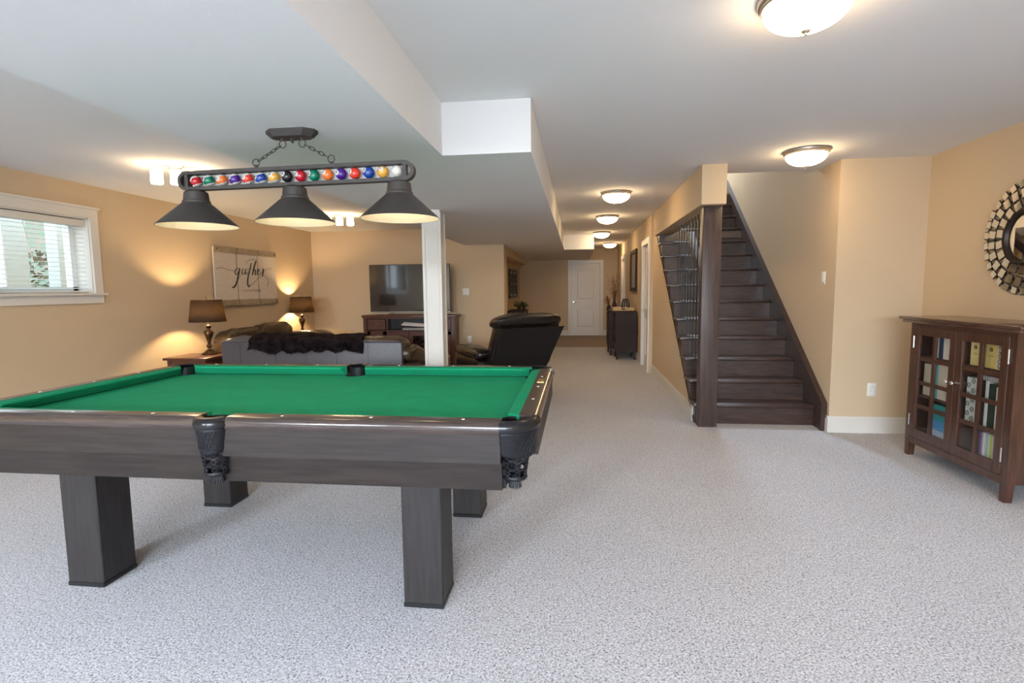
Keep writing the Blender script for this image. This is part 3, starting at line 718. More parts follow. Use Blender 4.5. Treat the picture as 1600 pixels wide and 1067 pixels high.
# ------------------------------------------------------------------ loveseat (brown, along left wall)
LS=thing('brown_loveseat','brown leather loveseat against the left wall between two lamps','sofa',(-4.45,7.46,0),-PI/2)
# local: faces +y -> after rotation faces +x ; width along x
def crumple(p,k=.012,f=18): return (p.x+k*math.sin(f*p.z+3*p.y),p.y+k*math.sin(f*p.x*1.3+p.z*9),p.z+k*.7*math.sin(f*p.x+f*.6*p.y))
hw=.94
MB().box(-hw+.12,hw-.12,-.36,.42,.10,.30,.02,2).build('sofa_frame',M['brownleather'],LS)
for s in (-1,1): MB().soft((s*.37,.08,.38),(.76,.78,.2),.25,.4,fn=lambda p:crumple(p,.006)).build('seat_cushion',M['brownleather'],LS,smooth=80)
for s,h in ((1,-.015),(-1,.015)):
    MB().soft((s*.40,-.32,.59+h),(.88,.26,.50),.35,.5,nu=36,nv=22,fn=lambda p:crumple(p,.012,22)).build('back_cushion',M['brownleather'],LS,smooth=80)
for s in (-1,1):
    a=MB(); a.soft((s*(hw-.09),.02,.33),(.22,.86,.60),.25,.25); a.soft((s*(hw-.08),.05,.60),(.27,.84,.2),.45,.7,nu=32,nv=16,fn=lambda p:crumple(p,.010,24)); a.build('arm',M['brownleather'],LS,smooth=80)
for s in (-1,1):
    for q in (-.3,.36): MB().box(s*.85-.03,s*.85+.03,q-.03,q+.03,0,.11).build('foot',M['black'],LS,smooth=0)

# ------------------------------------------------------------------ grey sofa seen from behind
GS=thing('grey_sofa','grey leather sofa seen from behind beyond the pool table','sofa',(-3.06,6.22,0),0)
hw=1.10
bk=MB().box(-hw,hw,-.44,-.37,.08,.76,.015,3).build('back_panel',M['greyleather'],GS)
b=MB()
for x in (-hw+.24,-.42,-.05,.32,.70):
    b.box(x-.002,x+.002,-.4425,-.438,.1,.745)
b.build('seam',M['black'],bk,smooth=0)
MB().tube([(-hw+.03,-.435,.762),(-hw/2,-.437,.765),(0,-.437,.766),(hw/2,-.437,.765),(hw-.03,-.435,.762)],.012,8).build('top_piping',M['greyleather'],bk)
for i,x in enumerate((-.74,0,.74)):
    MB().soft((x,-.28,.665),(.76,.30,.30),.4,.5,nu=36,nv=18,fn=lambda p:crumple(p,.009,26)).build('back_cushion',M['greyleather'] if i<2 else M['brownleather'],GS,smooth=80)
    MB().soft((x,.02,.40),(.75,.46,.2),.25,.4).build('seat_cushion',M['greyleather'],GS,smooth=80)
MB().box(-hw+.05,hw-.05,-.38,.24,.08,.32,.02,2).build('sofa_frame',M['greyleather'],GS)
for s in (-1,1):
    a=MB(); a.soft((s*(hw-.08),-.08,.30),(.2,.64,.46),.25,.3); a.soft((s*(hw-.02) if s>0 else -hw+.09,-.08,.61),(.27,.68,.20),.5,.7,nu=32,nv=16,fn=lambda p:(p.x,p.y,p.z-.22*max(0,p.y+.1)) if False else crumple(Vector((p.x,p.y,p.z-.20*max(0,p.y+.1))),.011,26)); a.build('arm',M['brownleather'],GS,smooth=80)
for s in (-1,1):
    for q in (-.36,.18): MB().box(s*1.0-.03,s*1.0+.03,q-.03,q+.03,0,.09).build('foot',M['black'],GS,smooth=0)
# fur throw over the back
def fur(u,v):
    lump=.016*math.sin(u*21+1)*math.sin(u*8.3)+.008*math.sin(u*47)
    x=-.74+1.38*u+.012*math.sin(v*9)
    # v 0: hanging behind, over the top, down the front
    s=v; 
    if s<.3: y=-.465-.012*math.sin(x*9); zb=.650+lump+.018*math.sin(x*7)+.010*math.sin(x*17); z=zb+(s/.3)*(.775-zb)
    elif s<.7:
        t=(s-.3)/.4; y=-.465+.34*t; z=.775+.050*math.sin(t*PI)+.006*math.sin(x*11+t*4)
    else:
        t=(s-.7)/.3; y=-.115+.05*t; z=.775-.16*t
    return (x,y-.008*math.sin(x*23+s*9)*(1 if s<.4 else 0),z+.005*math.sin(x*31+s*7))
th=thing('fur_throw','dark brown faux fur throw draped over the grey sofa back','throw',(-3.06,6.22,0),0)
b=MB(); b.grid(fur,90,36); fo=b.build('throw_cloth',M['fur'],th,smooth=80,solid=.028)
b=MB(); r=random.Random(3)
for k in range(5200):
    u,v=r.random(),r.random()*.72; p=Vector(fur(u,v))
    if v<.3: nrm=Vector((r.uniform(-.6,.6),-1,-.5))
    else: nrm=Vector((r.uniform(-.6,.6),r.uniform(-.7,.2),1))
    nrm=nrm.normalized(); tip=p+nrm*.014+nrm*r.uniform(.012,.026)+Vector((0,0,-.008)); s=Vector((r.uniform(-1,1),r.uniform(-.3,.3),r.uniform(-1,1))).normalized()*.004
    a0=p+nrm*.010
    b.bm.faces.new([b.bm.verts.new(a0-s),b.bm.verts.new(a0+s),b.bm.verts.new(tip)])
tag(b.build('fur_pile',M['fur'],th,smooth=0),kind='stuff')

# brown footstool past the sofa's right end
fs=thing('footstool','low brown leather footstool between the sofa end and column','footstool',(-2.05,7.25,0),R(12))
MB().soft((0,0,.33),(.55,.45,.22),.3,.45,fn=lambda p:crumple(p,.008)).build('cushion',M['brownleather'],fs,smooth=80)
MB().box(-.25,.25,-.2,.2,.06,.26,.02,2).build('base',M['brownleather'],fs)
for sx in (-1,1):
    for sy in (-1,1): MB().box(sx*.2-.02,sx*.2+.02,sy*.15-.02,sy*.15+.02,0,.07).build('foot',M['black'],fs,smooth=0)

# ------------------------------------------------------------------ recliner
RC=thing('recliner','black leather recliner seen from behind, right of the white column','recliner',(-.86,6.52,0),R(33))
lean=.5
def bkx(p): return Vector((p.x,p.y-lean*(p.z),p.z))
def leanf(cz): 
    return lambda p:(p.x,p.y-lean*(p.z+cz-.45),p.z)
cz_=.70
b=MB(); b.soft((0,-.28,cz_),(.80,.22,.64),.3,.35,nu=40,nv=26,fn=lambda p:crumple(Vector(leanf(cz_)(p)),.006,14)); 
b.soft((0,-.265,.965),(.84,.30,.20),.35,.75,nu=40,nv=20,fn=lambda p:crumple(Vector(leanf(.93)(p)),.008,16)); b.build('backrest',M['blackleather'],RC,smooth=80)
# flat vinyl panel behind
b=MB(); 
Q=[(-.37,.20),(.27,.20),(.41,.90),(-.39,.90)]
def pp(x,z,dy): return (x,-.44-lean*(z-.45)+dy,z)
F=[b.v(pp(x,z,0)) for x,z in Q]; K=[b.v(pp(x,z,.035)) for x,z in Q]
b.bm.faces.new(F); b.bm.faces.new(K[::-1])
for i in range(4): b.bm.faces.new((F[i],F[(i+1)%4],K[(i+1)%4],K[i]))
bp_=b.build('back_panel',M['blackvinyl'],RC,smooth=0)
MB().tube([pp(-.395,.902,0),pp(.415,.902,0)],.007,6).build('panel_piping',M['blackleather'],bp_)
MB().soft((0,.08,.42),(.60,.66,.22),.3,.4).build('seat_cushion',M['blackleather'],RC,smooth=80)
MB().box(-.36,.24,-.30,.40,.08,.34,.02,2).build('base',M['blackvinyl'],RC)
for s in (-1,1):
    ax,aw=(-.42,.20) if s<0 else (.27,.14)
    a=MB(); a.soft((ax,.10,.30),(aw,.78,.50),.25,.3); a.build('arm',M['blackleather'],RC,smooth=80)
    MB().soft((ax*1.02,.08,.595),(aw+.05,.84,.13),.4,.6,nu=32,nv=14,fn=lambda p:crumple(p,.008,24)).build('arm_pad',M['brownleather'] if False else M['blackleather'],RC,smooth=80)
for sx in (-1,1):
    for sy in (-1,1): MB().box(-.06+sx*.24-.03,-.06+sx*.24+.03,sy*.25-.03,sy*.25+.03,0,.09).build('foot',M['black'],RC,smooth=0)

# ------------------------------------------------------------------ television and its stand
TS=thing('television_stand','cherry brown television stand with glass doors against the back wall','tv stand',(-2.965,9.34,0),0)
w2=.86; d0,d1=-.22,.22
b=MB(); b.box(-w2,w2,d0,d1,.86,.90,.008,3); b.box(-w2+.02,w2-.02,d0+.02,d1-.02,.835,.86); b.build('stand_top',M['tvwood'],TS)
b=MB(); b.box(-.81,-.79+.0,d0+.04,d1,.08,.835); b.box(.79,.81,d0+.04,d1,.08,.835); b.box(-.81,.81,d1-.02,d1,.08,.835); b.box(-.81,.81,d0+.04,d1,.08,.12)
b.box(-.42,-.40,d0+.05,d1,.08,.835); b.box(.40,.42,d0+.05,d1,.08,.835); b.box(-.81,.81,d0+.04,d1-.02,.61,.63); b.box(-.01,.01,d0+.06,d1,.1,.61)
b.box(-.41,.41,d0+.08,d1-.02,.37,.38)
b.build('stand_body',M['tvwood'],TS,smooth=0)
for sx in (-1,1):
    MB().box(sx*.80-.035,sx*.80+.035,d0+.01,d0+.07,0,.84,.005,1).build('corner_post',M['tvwood'],TS,smooth=0)
    MB().box(sx*.80-.035,sx*.80+.035,d1-.06,d1,0,.1,.005,1).build('foot',M['tvwood'],TS,smooth=0)
    dr=MB().box(min(sx*.43,sx*.76),max(sx*.43,sx*.76),d0+.022,d0+.04,.64,.825,.004,1).build('drawer',M['tvwood'],TS,smooth=0)
    MB().soft((sx*.595,d0+.01,.73),(.025,.025,.025),1,nu=12,nv=8).build('knob',M['chrome'],dr)
    b=MB(); xa,xb=min(sx*.43,sx*.76),max(sx*.43,sx*.76)
    b.box(xa,xb,d0+.03,d0+.04,.10,.605); b.box(xa,xa+.05,d0+.02,d0+.03,.10,.605); b.box(xb-.05,xb,d0+.02,d0+.03,.10,.605); b.box(xa,xb,d0+.02,d0+.03,.10,.16); b.box(xa,xb,d0+.02,d0+.03,.55,.605)
    b.build('side_door',M['tvwood'],TS,smooth=0)
    xa,xb=(min(sx*.005,sx*.395),max(sx*.005,sx*.395)); b=MB()
    b.box(xa,xa+.07,d0+.02,d0+.04,.10,.605); b.box(xb-.07,xb,d0+.02,d0+.04,.10,.605); b.box(xa+.07,xb-.07,d0+.02,d0+.04,.10,.17); b.box(xa+.07,xb-.07,d0+.02,d0+.04,.53,.605)
    gd=b.build('glass_door',M['tvwood'],TS,smooth=0)
    MB().box(xa+.07,xb-.07,d0+.028,d0+.032,.17,.53).build('glass_pane',M['glass'],gd,smooth=0)
    MB().soft((sx*.035,d0+.01,.37),(.022,.022,.022),1,nu=12,nv=8).build('knob',M['chrome'],gd)
MB().box(-.39,.39,d0+.21,d0+.215,.64,.83).build('niche_back',M['black'],TS,smooth=0)
tag(MB().box(-3.14,-2.82,9.22,9.42,.381,.44,.004,1).build('media_box',M['black'],smooth=0),'black media box behind the glass door of the television stand','media box')
b=MB()
tag(MB().box(-3.10,-2.66,9.20,9.40,.631,.665,.003,1).build('receiver',M['silver'],smooth=0),'thin silver player lying in the open shelf of the television stand','player')
pa=MB(); pa.xf(Matrix.Translation((-2.88,9.30,.698))@Matrix.Rotation(R(4),4,'Y')@Matrix.Rotation(R(-8),4,'X')); pa.box(-.24,.22,-.1,.1,-.012,.012)
for k in range(3): pa.box(-.22+.01*k,.2-.01*k,-.105,.1,.014+.012*k,.022+.012*k)
tag(pa.build('paper_stack',mat('paper',(.62,.58,.55),.7),smooth=0),'pile of pale papers on the silver player in the television stand','papers')
TV=thing('television','large black flat television on the cherry brown stand','television',(-2.965,9.25,.90),0)
MB().box(-.735,.735,-.005,.045,.045,.895,.004,1).build('television_case',M['tvbez'],TV,smooth=0)
MB().box(-.725,.725,-.0065,-.004,.062,.886).build('screen',M['screen'],TV,smooth=0)
MB().box(-.735,.735,-.0075,-.002,.045,.058).build('bottom_edge',M['silver'],TV,smooth=0)
for sx in (-1,1):
    b=MB(); b.tube([(sx*.36,.02,.05),(sx*.38,-.05,.012),(sx*.43,-.10,.006)],.008,6); b.tube([(sx*.36,.02,.05),(sx*.34,.06,.012),(sx*.32,.10,.006)],.008,6); b.build('tv_foot',M['silver'],TV)

# ------------------------------------------------------------------ glass-door cabinet (right)
CB=thing('glass_door_cabinet','walnut brown cabinet with two glass-paned doors against the right wall','cabinet',(2.60,3.50,0),0)
# local x: 0 front .. .40 back ; y: 0 near .. 1.02 far
W_=1.02; D_=.40
b=MB(); b.box(-.028,D_+.005,-.055,W_+.13,1.068,1.092,.006,3); b.box(-.015,D_,-.035,W_+.10,1.045,1.068,.006,2); b.build('cabinet_top',M['cabtop'],CB)
W_=1.02
b=MB(); b.box(.012,D_-.02,0.004,.03,.115,1.045); b.box(.012,D_-.02,W_-.03,W_-.004,.115,1.045); b.box(D_-.03,D_-.01,.02,W_-.02,.115,1.045)
b.box(.03,D_-.02,.02,W_-.02,.15,.172); b.box(.0012,.02,.051,W_-.051,.105,.155); b.box(.0012,.02,.051,W_-.051,1.0185,1.0445)
b.build('cabinet_body',M['cabwood'],CB,smooth=0)
b=MB(); b.box(.028,D_-.02,W_/2-.012,W_/2+.012,.172,1.045); b.build('partition',M['cabinside'],CB,smooth=0)
MB().box(D_-.032,D_-.0301,.03,W_-.03,.172,1.04).build('back_board',M['cabinside'],CB,smooth=0)
for (y0,y1,z) in ((.03,W_/2-.012,.80),(.03,W_/2-.012,.415),(W_/2+.012,W_-.03,.80),(W_/2+.012,W_-.03,.50)):
    MB().box(.024,D_-.03,y0,y1,z-.018,z).build('shelf',M['cabinside'],CB,smooth=0)
for y in (0,W_-.052):
    for x in (0,D_-.055):
        b=MB(); P=[(x,y),(x+.055,y),(x+.055,y+.052),(x,y+.052)]
        q=[(x+.006,y+.006),(x+.049,y+.006),(x+.049,y+.046),(x+.006,y+.046)]
        if x==0: q=[(x,y+.006),(x+.045,y+.006),(x+.045,y+.046),(x,y+.046)]
        A=[b.v((*p_,0)) for p_ in q]; B=[b.v((*p_,.16)) for p_ in P]; D=[b.v((*p_,1.045)) for p_ in P]
        for U,V in ((A,B),(B,D)):
            for i in range(4): b.bm.faces.new((U[i],U[(i+1)%4],V[(i+1)%4],V[i]))
        b.bm.faces.new(A[::-1]); b.bm.faces.new(D); b.build('leg',M['cabwood'],CB,smooth=0)
for k,(y0,y1) in enumerate(((.054,W_/2-.002),(W_/2+.002,W_-.054))):
    z0,z1=.16,1.018; fw=.062; b=MB(); xa,xb=-.004,.016
    b.box(xa,xb,y0,y0+fw,z0,z1,.003,1); b.box(xa,xb,y1-fw,y1,z0,z1,.003,1); b.box(xa,xb,y0+fw,y1-fw,z0,z0+.07); b.box(xa,xb,y0+fw,y1-fw,z1-.06,z1)
    iz0,iz1=z0+.07,z1-.06; ym=(y0+y1)/2; b.box(xa+.002,xb-.002,ym-.014,ym+.014,iz0,iz1)
    for q in range(1,4):
        zz=iz0+(iz1-iz0)*q/4; b.box(xa+.003,xb-.003,y0+fw,y1-fw,zz-.014,zz+.014)
    d=b.build('door',M['cabwood'],CB,smooth=0)
    MB().box(.005,.008,y0+fw-.005,y1-fw+.005,iz0-.005,iz1+.005).build('glass_pane',M['glass'],d,smooth=0)
    yk=y1-.028 if k==0 else y0+.028
    kb=MB(); kb.cyl((-.004,yk,.66),(-.022,yk,.66),.006,12); kb.soft((-.032,yk,.66),(.026,.028,.028),1,nu=16,nv=10); kb.build('knob',M['chrome'],d)
    yh=y0-.006 if k==0 else y1+.006
    for zz in (.29,.90):
        MB().cyl((-.006,yh,zz-.045),(-.006,yh,zz+.045),.0055,8).build('hinge',M['chrome'],d)
# books and boxes behind the glass, each one its own object
def colm(n,c,r_=.6): return mat(n,c,r_)
bc={'yellow':(.66,.50,.16),'pale yellow':(.70,.58,.27),'cream':(.66,.60,.48),'white':(.72,.70,.66),'black':(.02,.02,.022),'dark green':(.02,.045,.035),'teal':(.03,.34,.36),'aqua':(.18,.50,.50),'blue':(.08,.32,.60),'purple':(.18,.12,.35),'lime':(.50,.56,.10),'pink':(.62,.40,.36),'grey':(.30,.30,.30),'dark blue':(.03,.05,.11),'light grey':(.5,.5,.48)}
bmt={k:colm('book_'+k.replace(' ','_'),v) for k,v in bc.items()}
pagem=mat('book_pages',(.70,.64,.52),.8,scale=(1,1,1),vary=(.6,.54,.42),ns=90)
def book(y,th,h,z,colr,label,depth=.22,x=.035,group='books in the glass-door cabinet',extra=None,name='book',lean_=0):
    t=thing(name,label,'book',(2.60+x,3.50+y,z),0,group); 
    b=MB(); r_=.004
    b.box(0,depth,0,.003,0,h); b.box(0,depth,th-.003,th,0,h); b.box(-.004,0,0.0,th,0,h,.0018,1); b.build('cover',bmt[colr],t,smooth=0)
    MB().box(.001,depth-.006,.003,th-.003,.004,h-.004).build('pages',pagem,t,smooth=0)
    if extra: extra(t,th,h)
    t.rotation_euler=(lean_,0,0)
    return t
FR=Matrix(((0,0,-1,0),(-1,0,0,0),(0,1,0,0),(0,0,0,1)))  # text x -> -y, text y -> z, facing -x
def enc(t,th,h):
    b=MB(); 
    for k in range(20): pass
    P=[(-.0050,th/2+.013*math.cos(a)*(.35+.65*s_),h*.60+.016*math.sin(a)*(.35+.65*s_)) for a,s_ in [(2*PI*k/24*1.6,k/24) for k in range(25)]]
    b.tube(P,.0016,5); b.cyl((-.0045,th/2-.012,h*.55),(-.0045,th/2+.012,h*.55),.0012,5); b.box(-.0048,-.0042,th*.22,th*.78,h*.40,h*.41); b.box(-.0048,-.0042,th*.3,th*.7,h*.37,h*.377); b.box(-.0048,-.0042,th*.15,th*.85,h*.9,h*.906)
    b.build('spine_emblem',M['ink'],t)
def ltr(word,size):
    def f(t,th,h): text_mesh(word,size,'spine_lettering',M['ink'],t,Matrix.Translation((-.0045,th/2,h*.5))@FR@Matrix.Rotation(PI/2,4,'Z'),.0006)
    return f
# near (right-hand) door, top shelf
book(.135,.058,.205,.80,'cream','cream book with black spine lettering, top shelf right behind the near door',extra=ltr('COOKING',.040))
book(.196,.092,.20,.80,'yellow','thick yellow book with black emblem beside the lettered cream book',extra=enc)
book(.335,.085,.20,.80,'pale yellow','pale yellow book with a black emblem on the top shelf near centre',extra=enc)
book(.425,.035,.19,.80,'cream','dull tan book in shade left of the pale yellow one',x=.12)
# near door, middle shelf
book(.105,.070,.275,.415,'white','white book at the right end of the near door middle shelf')
book(.178,.058,.285,.415,'dark green','wide dark green binder beside the white book middle shelf')
book(.239,.026,.30,.415,'white','slim white book left of the dark green binder')
book(.268,.040,.30,.415,'black','black book standing left of the slim white book')
t=thing('patterned_box','white box printed with dark rings in the cabinet middle shelf','box',(2.635,3.50+.355,.415),0)
MB().box(0,.22,0,.085,0,.30,.003,1).build('box_body',mat('patterned_box_paper',(.62,.70,.66),.6),t,smooth=0)
b=MB()
for q in range(9):
    cy,czz=(.022+.042*(q%2)),.022+q*.032
    for rr in (.0165,.009): b.tube([(-.0006,cy+rr*math.cos(a),czz+rr*math.sin(a)) for a in [2*PI*k/16 for k in range(16)]],.0016,4,closed=True)
b.build('ring_print',M['ink'],t,smooth=0)
t=thing('book','striped grey book lying on top of the dark green binder','book',(2.635,3.50+.11,.716),0,'books in the glass-door cabinet')
MB().box(.0,.2,0,.20,0,.032,.002,1).build('cover',bmt['grey'],t,smooth=0)
b=MB()
for k in range(9): b.prism([(.006+k*.021,.004),(.014+k*.021,.004),(.020+k*.021,.028),(.012+k*.021,.028)],0,-.001,0)
b.build('stripes',bmt['light grey'],t,smooth=0)
# near door, bottom shelf: magazines
ys=.125
for colr,th,lab in (('white',.020,'white'),('pink',.012,'pink'),('light grey',.016,'pale grey'),('lime',.020,'lime green'),('cream',.012,'cream'),('aqua',.012,'aqua'),('light grey',.012,'silvery'),('white',.010,'narrow white'),('pink',.010,'dusty pink'),('purple',.016,'purple'),('dark blue',.014,'dark blue')):
    book(ys,th,.205,.172,colr,'%s magazine spine in the bottom row behind the near door'%lab,name='magazine',group='magazines on the cabinet bottom shelf'); ys+=th+.0015
# far (left-hand) door
book(.615,.075,.20,.80,'white','white binder on the top shelf behind the far door')
book(.693,.045,.205,.80,'dark blue','dark blue spine left of the white binder on the top shelf')
book(.741,.022,.20,.80,'cream','thin cream spine left of the dark blue one, top shelf far door')
book(.610,.115,.265,.50,'cream','wide cream binder in the middle shelf behind the far door')
book(.728,.050,.25,.50,'aqua','aqua striped spine beside the wide cream binder')
book(.830,.085,.24,.50,'cream','cream binder standing far left behind the far door',x=.05)
t=thing('blue_box','turquoise and blue box on the bottom shelf behind the far door','box',(2.635,3.50+.60,.172),0)
MB().box(0,.22,0,.165,0,.285,.003,1).build('box_body',bmt['teal'],t,smooth=0)
MB().box(-.001,0,.002,.163,.002,.17).build('blue_panel',bmt['blue'],t,smooth=0)
b=MB()
for k in range(7): b.box(-.002,-.001,.004,.161,.008+k*.013,.014+k*.013)
b.build('white_stripes',bmt['white'],t,smooth=0)

# ------------------------------------------------------------------ sunburst mirror
MR=thing('round_mirror','round wall mirror with three rings of small square mirror tiles','mirror',(XR,4.035,1.655),0)
def onwall(cy,cz,ang,w_,h_,x0,x1,b,mi=0,bev=.004):
    b.xf(Matrix.Translation((0,cy,cz))@Matrix.Rotation(ang,4,'X')); b.box(x0,x1,-w_/2,w_/2,-h_/2,h_/2,bev,1,mi)
back=MB(); 
for ring_i,(rad,n,wd,ht,x_) in enumerate(((.222,18,.066,.066,-.026),(.302,24,.062,.070,-.018),(.368,30,.058,.054,-.010))):
    for k in range(n):
        a=2*PI*k/n+(.5*ring_i)*2*PI/n; tlt=R(rnd.uniform(-9,9))
        cy,czz=rad*math.sin(a),rad*math.cos(a)
        fr_=MB(); onwall(cy,czz,-a+tlt,wd,ht,x_-.006,x_+.002,fr_)
        # slight individual tilt of each tile
        f=fr_.build('mirror_tile',M['mframe'],MR,smooth=0)
        g=MB(); g.xf(Matrix.Translation((x_-.0065,cy,czz))@Matrix.Rotation(-a+tlt,4,'X')@Matrix.Rotation(R(rnd.uniform(-2,2)),4,'Y')@Matrix.Rotation(R(rnd.uniform(-2,2)),4,'Z'))
        g.box(-.0015,.0015,-wd/2+.006,wd/2-.006,-ht/2+.006,ht/2-.006); g.build('tile_glass',M['mirrortile'],f,smooth=0)
XZ=Matrix(((0,0,-1,0),(1,0,0,0),(0,1,0,0),(0,0,0,1)))
b=MB().xf(XZ); b.lathe([(.155,0),(.185,0),(.187,.03),(.180,.040),(.168,.038),(.160,.028),(.155,.02)],0,0,64); b.build('mirror_rim',M['mframe'],MR,smooth=40)
b=MB().xf(XZ); b.lathe([(0,.018),(.160,.018),(.160,.012),(0,.012)],0,0,64); b.build('mirror_glass',M['mirror'],MR,smooth=40)
b=MB().xf(XZ)
for r_ in (.222,.302,.368): b.lathe([(r_-.008,0),(r_+.008,0),(r_+.008,.006),(r_-.008,.006),(r_-.008,0)],0,0,64)
for k in range(12):
    a=2*PI*k/12; b.cyl((.17*math.cos(a),.17*math.sin(a),.004),(.375*math.cos(a),.375*math.sin(a),.004),.004,6)
b.build('wire_frame',M['mframe'],MR)

# ------------------------------------------------------------------ switches and outlets
def plate(name,label,loc,rz,w_,kind,group=None):
    # local: on wall y=0, facing -y
    t=thing(name,label,'switch' if kind!='o' else 'outlet',loc,rz,group)
    MB().box(-w_/2,w_/2,-.006,0,-.06,.06,.003,2).build('plate',M['white'],t)
    n=2 if kind=='d' else 1
    for i in range(n):
        x=(i-(n-1)/2)*.046
        if kind=='o':
            b=MB()
            for z in (-.02,.02): b.box(x-.016,x+.016,-.0085,-.005,z-.014,z+.014,.003,1)
            s=b.build('socket_face',M['white'],t,smooth=0)
            b=MB()
            for z in (-.02,.02):
                b.box(x-.008,x-.006,-.0088,-.008,z-.002,z+.006); b.box(x+.005,x+.007,-.0088,-.008,z-.002,z+.006)
            b.build('slots',M['black'],s,smooth=0)
        else: MB().box(x-.016,x+.016,-.010,-.005,-.033,.033,.003,1).build('rocker',M['white'],t)
plate('light_switch','white light switch on the grey-beige wall beside the stairs',(2.29,5.35,1.41),-PI/2,.075,'s')
plate('light_switch','white double light switch on the wall right of the television',(-2.02,YTV,1.30),0,.12,'d')
plate('wall_outlet','white outlet low on the alcove wall beside the glass-door cabinet',(2.64,5.12,.40),0,.075,'o')
plate('wall_outlet','white outlet low on the wall between television and recliner',(-1.97,YTV,.43),0,.075,'o')
plate('wall_outlet','white outlet low on the wall left of the television stand',(-3.98,YTV,.40),0,.075,'o')

# ------------------------------------------------------------------ corridor furniture
def chest(name,label,x0,x1,y0,y1,h,cols,group):
    t=thing(name,label,'chest',(x0,y0,0),0,group); w_=x1-x0; l=y1-y0
    b=MB(); b.box(.015,w_,0.01,l-.01,.14,h-.03); b.build('chest_body',M['chest'],t,smooth=0)
    MB().box(-.01,w_,-.008,l+.008,h-.03,h,.005,2).build('chest_top',M['chest'],t)
    for x in (.02,w_-.06):
        for y in (.015,l-.055): 
            b=MB(); q=[(x+.008,y+.008),(x+.034,y+.008),(x+.034,y+.034),(x+.008,y+.034)]; P=[(x,y),(x+.04,y),(x+.04,y+.04),(x,y+.04)]
            A=[b.v((*p_,0)) for p_ in q]; B=[b.v((*p_,.15)) for p_ in P]
            for i in range(4): b.bm.faces.new((A[i],A[(i+1)%4],B[(i+1)%4],B[i]))
            b.bm.faces.new(A[::-1]); b.bm.faces.new(B); b.build('leg',M['chest'],t,smooth=0)
    for c_ in range(cols):
        ya=.02+c_*(l-.04)/cols; yb=ya+(l-.04)/cols-.01
        for r_ in range(3):
            za=.17+r_*(h-.22)/3; zb=za+(h-.22)/3-.012
            d=MB().box(0,.016,ya,yb,za,zb,.003,1).build('drawer',M['chest'],t,smooth=0)
            MB().soft((-.012,(ya+yb)/2,(za+zb)/2),(.022,.03,.022),1,nu=12,nv=8).build('knob',M['chrome'],d)
chest('chest_of_drawers','nearest dark chest of drawers standing in the corridor',.70,1.092,10.06,10.62,.90,1,'dark chests in the corridor')
chest('chest_of_drawers','longer dark chest of drawers just beyond the nearest one',.62,1.092,10.68,11.62,.90,2,'dark chests in the corridor')
t=thing('wooden_tray','pale wooden tray on top of the nearest dark chest','tray',(.86,10.40,.90),0)
b=MB(); b.box(-.20,.20,-.24,.24,0,.012); b.build('tray_base',M['tray'],t,smooth=0)
b=MB(); b.box(-.20,-.188,-.24,.24,0,.065,.002,1); b.box(.188,.20,-.24,.24,0,.065,.002,1); b.build('tray_side',M['tray'],t,smooth=0)
for s in (-1,1):
    b=MB(); y=s*.234; b.box(-.20,-.05,y-.006,y+.006,0,.07); b.box(.05,.20,y-.006,y+.006,0,.07); b.box(-.05,.05,y-.006,y+.006,0,.03); b.box(-.05,.05,y-.006,y+.006,.055,.07); b.build('tray_end',M['tray'],t,smooth=0)
t=thing('lantern','black wire lantern holding a candle on the wooden tray','lantern',(.92,10.50,.913),0)
b=MB()
for k in range(10):
    a=2*PI*k/10; b.tube([(r_*math.cos(a),r_*math.sin(a),z) for r_,z in ((.055,0),(.078,.08),(.068,.14),(.045,.21))],.0075,5)
for r_,z in ((.055,.007),(.078,.08),(.045,.21)): b.tube([(r_*math.cos(a),r_*math.sin(a),z) for a in [2*PI*k/24 for k in range(24)]],.008,5,closed=True)
b.build('lantern_cage',M['black'],t)
MB().cyl((0,0,0),(0,0,.09),.03).build('candle',M['candle'],t)
t=thing('twig_vase','dark vase of dried reddish twigs on the far chest','vase',(.75,11.1,.90),0)
MB().lathe([(0,0),(.04,0),(.052,.05),(.045,.11),(.028,.15),(.032,.17),(.025,.17),(.022,.15),(0,.1)],0,0,24).build('vase',M['chest'],t,smooth=50)
r=random.Random(5); b=MB()
for k in range(34):
    a=r.uniform(0,2*PI); s=r.uniform(.02,.16); h=r.uniform(.25,.62)
    b.tube([(0,0,.12),(s*.4*math.cos(a),s*.4*math.sin(a),.12+h*.5),(s*math.cos(a),s*math.sin(a),.12+h)],[.003,.0025,.001],4)
    for q in range(4):
        f=r.uniform(.5,1); p=Vector((s*f*math.cos(a),s*f*math.sin(a),.12+h*f)); d=Vector((r.uniform(-.04,.04),r.uniform(-.04,.04),r.uniform(.01,.05))); b.tube([p,p+d],.002,4)
b.build('twigs',M['twig'],t)
t=thing('dried_grass_bundle','spray of dried brown grass drooping off the far chest','dried grass',(.66,11.45,.90),0)
MB().lathe([(0,0),(.04,0),(.045,.04),(.03,.08),(0,.07)],0,0,20).build('pot',M['chest'],t,smooth=50)
b=MB()
for k in range(40):
    a=r.uniform(PI*.6,PI*1.6); s=r.uniform(.04,.18); h=r.uniform(.02,.2)
    b.tube([(0,0,.05),(s*.5*math.cos(a),s*.5*math.sin(a),.09+h),(s*math.cos(a),s*math.sin(a),.06+h*.7)],[.003,.0025,.001],4)
b.build('grass_stems',M['twig'],t)
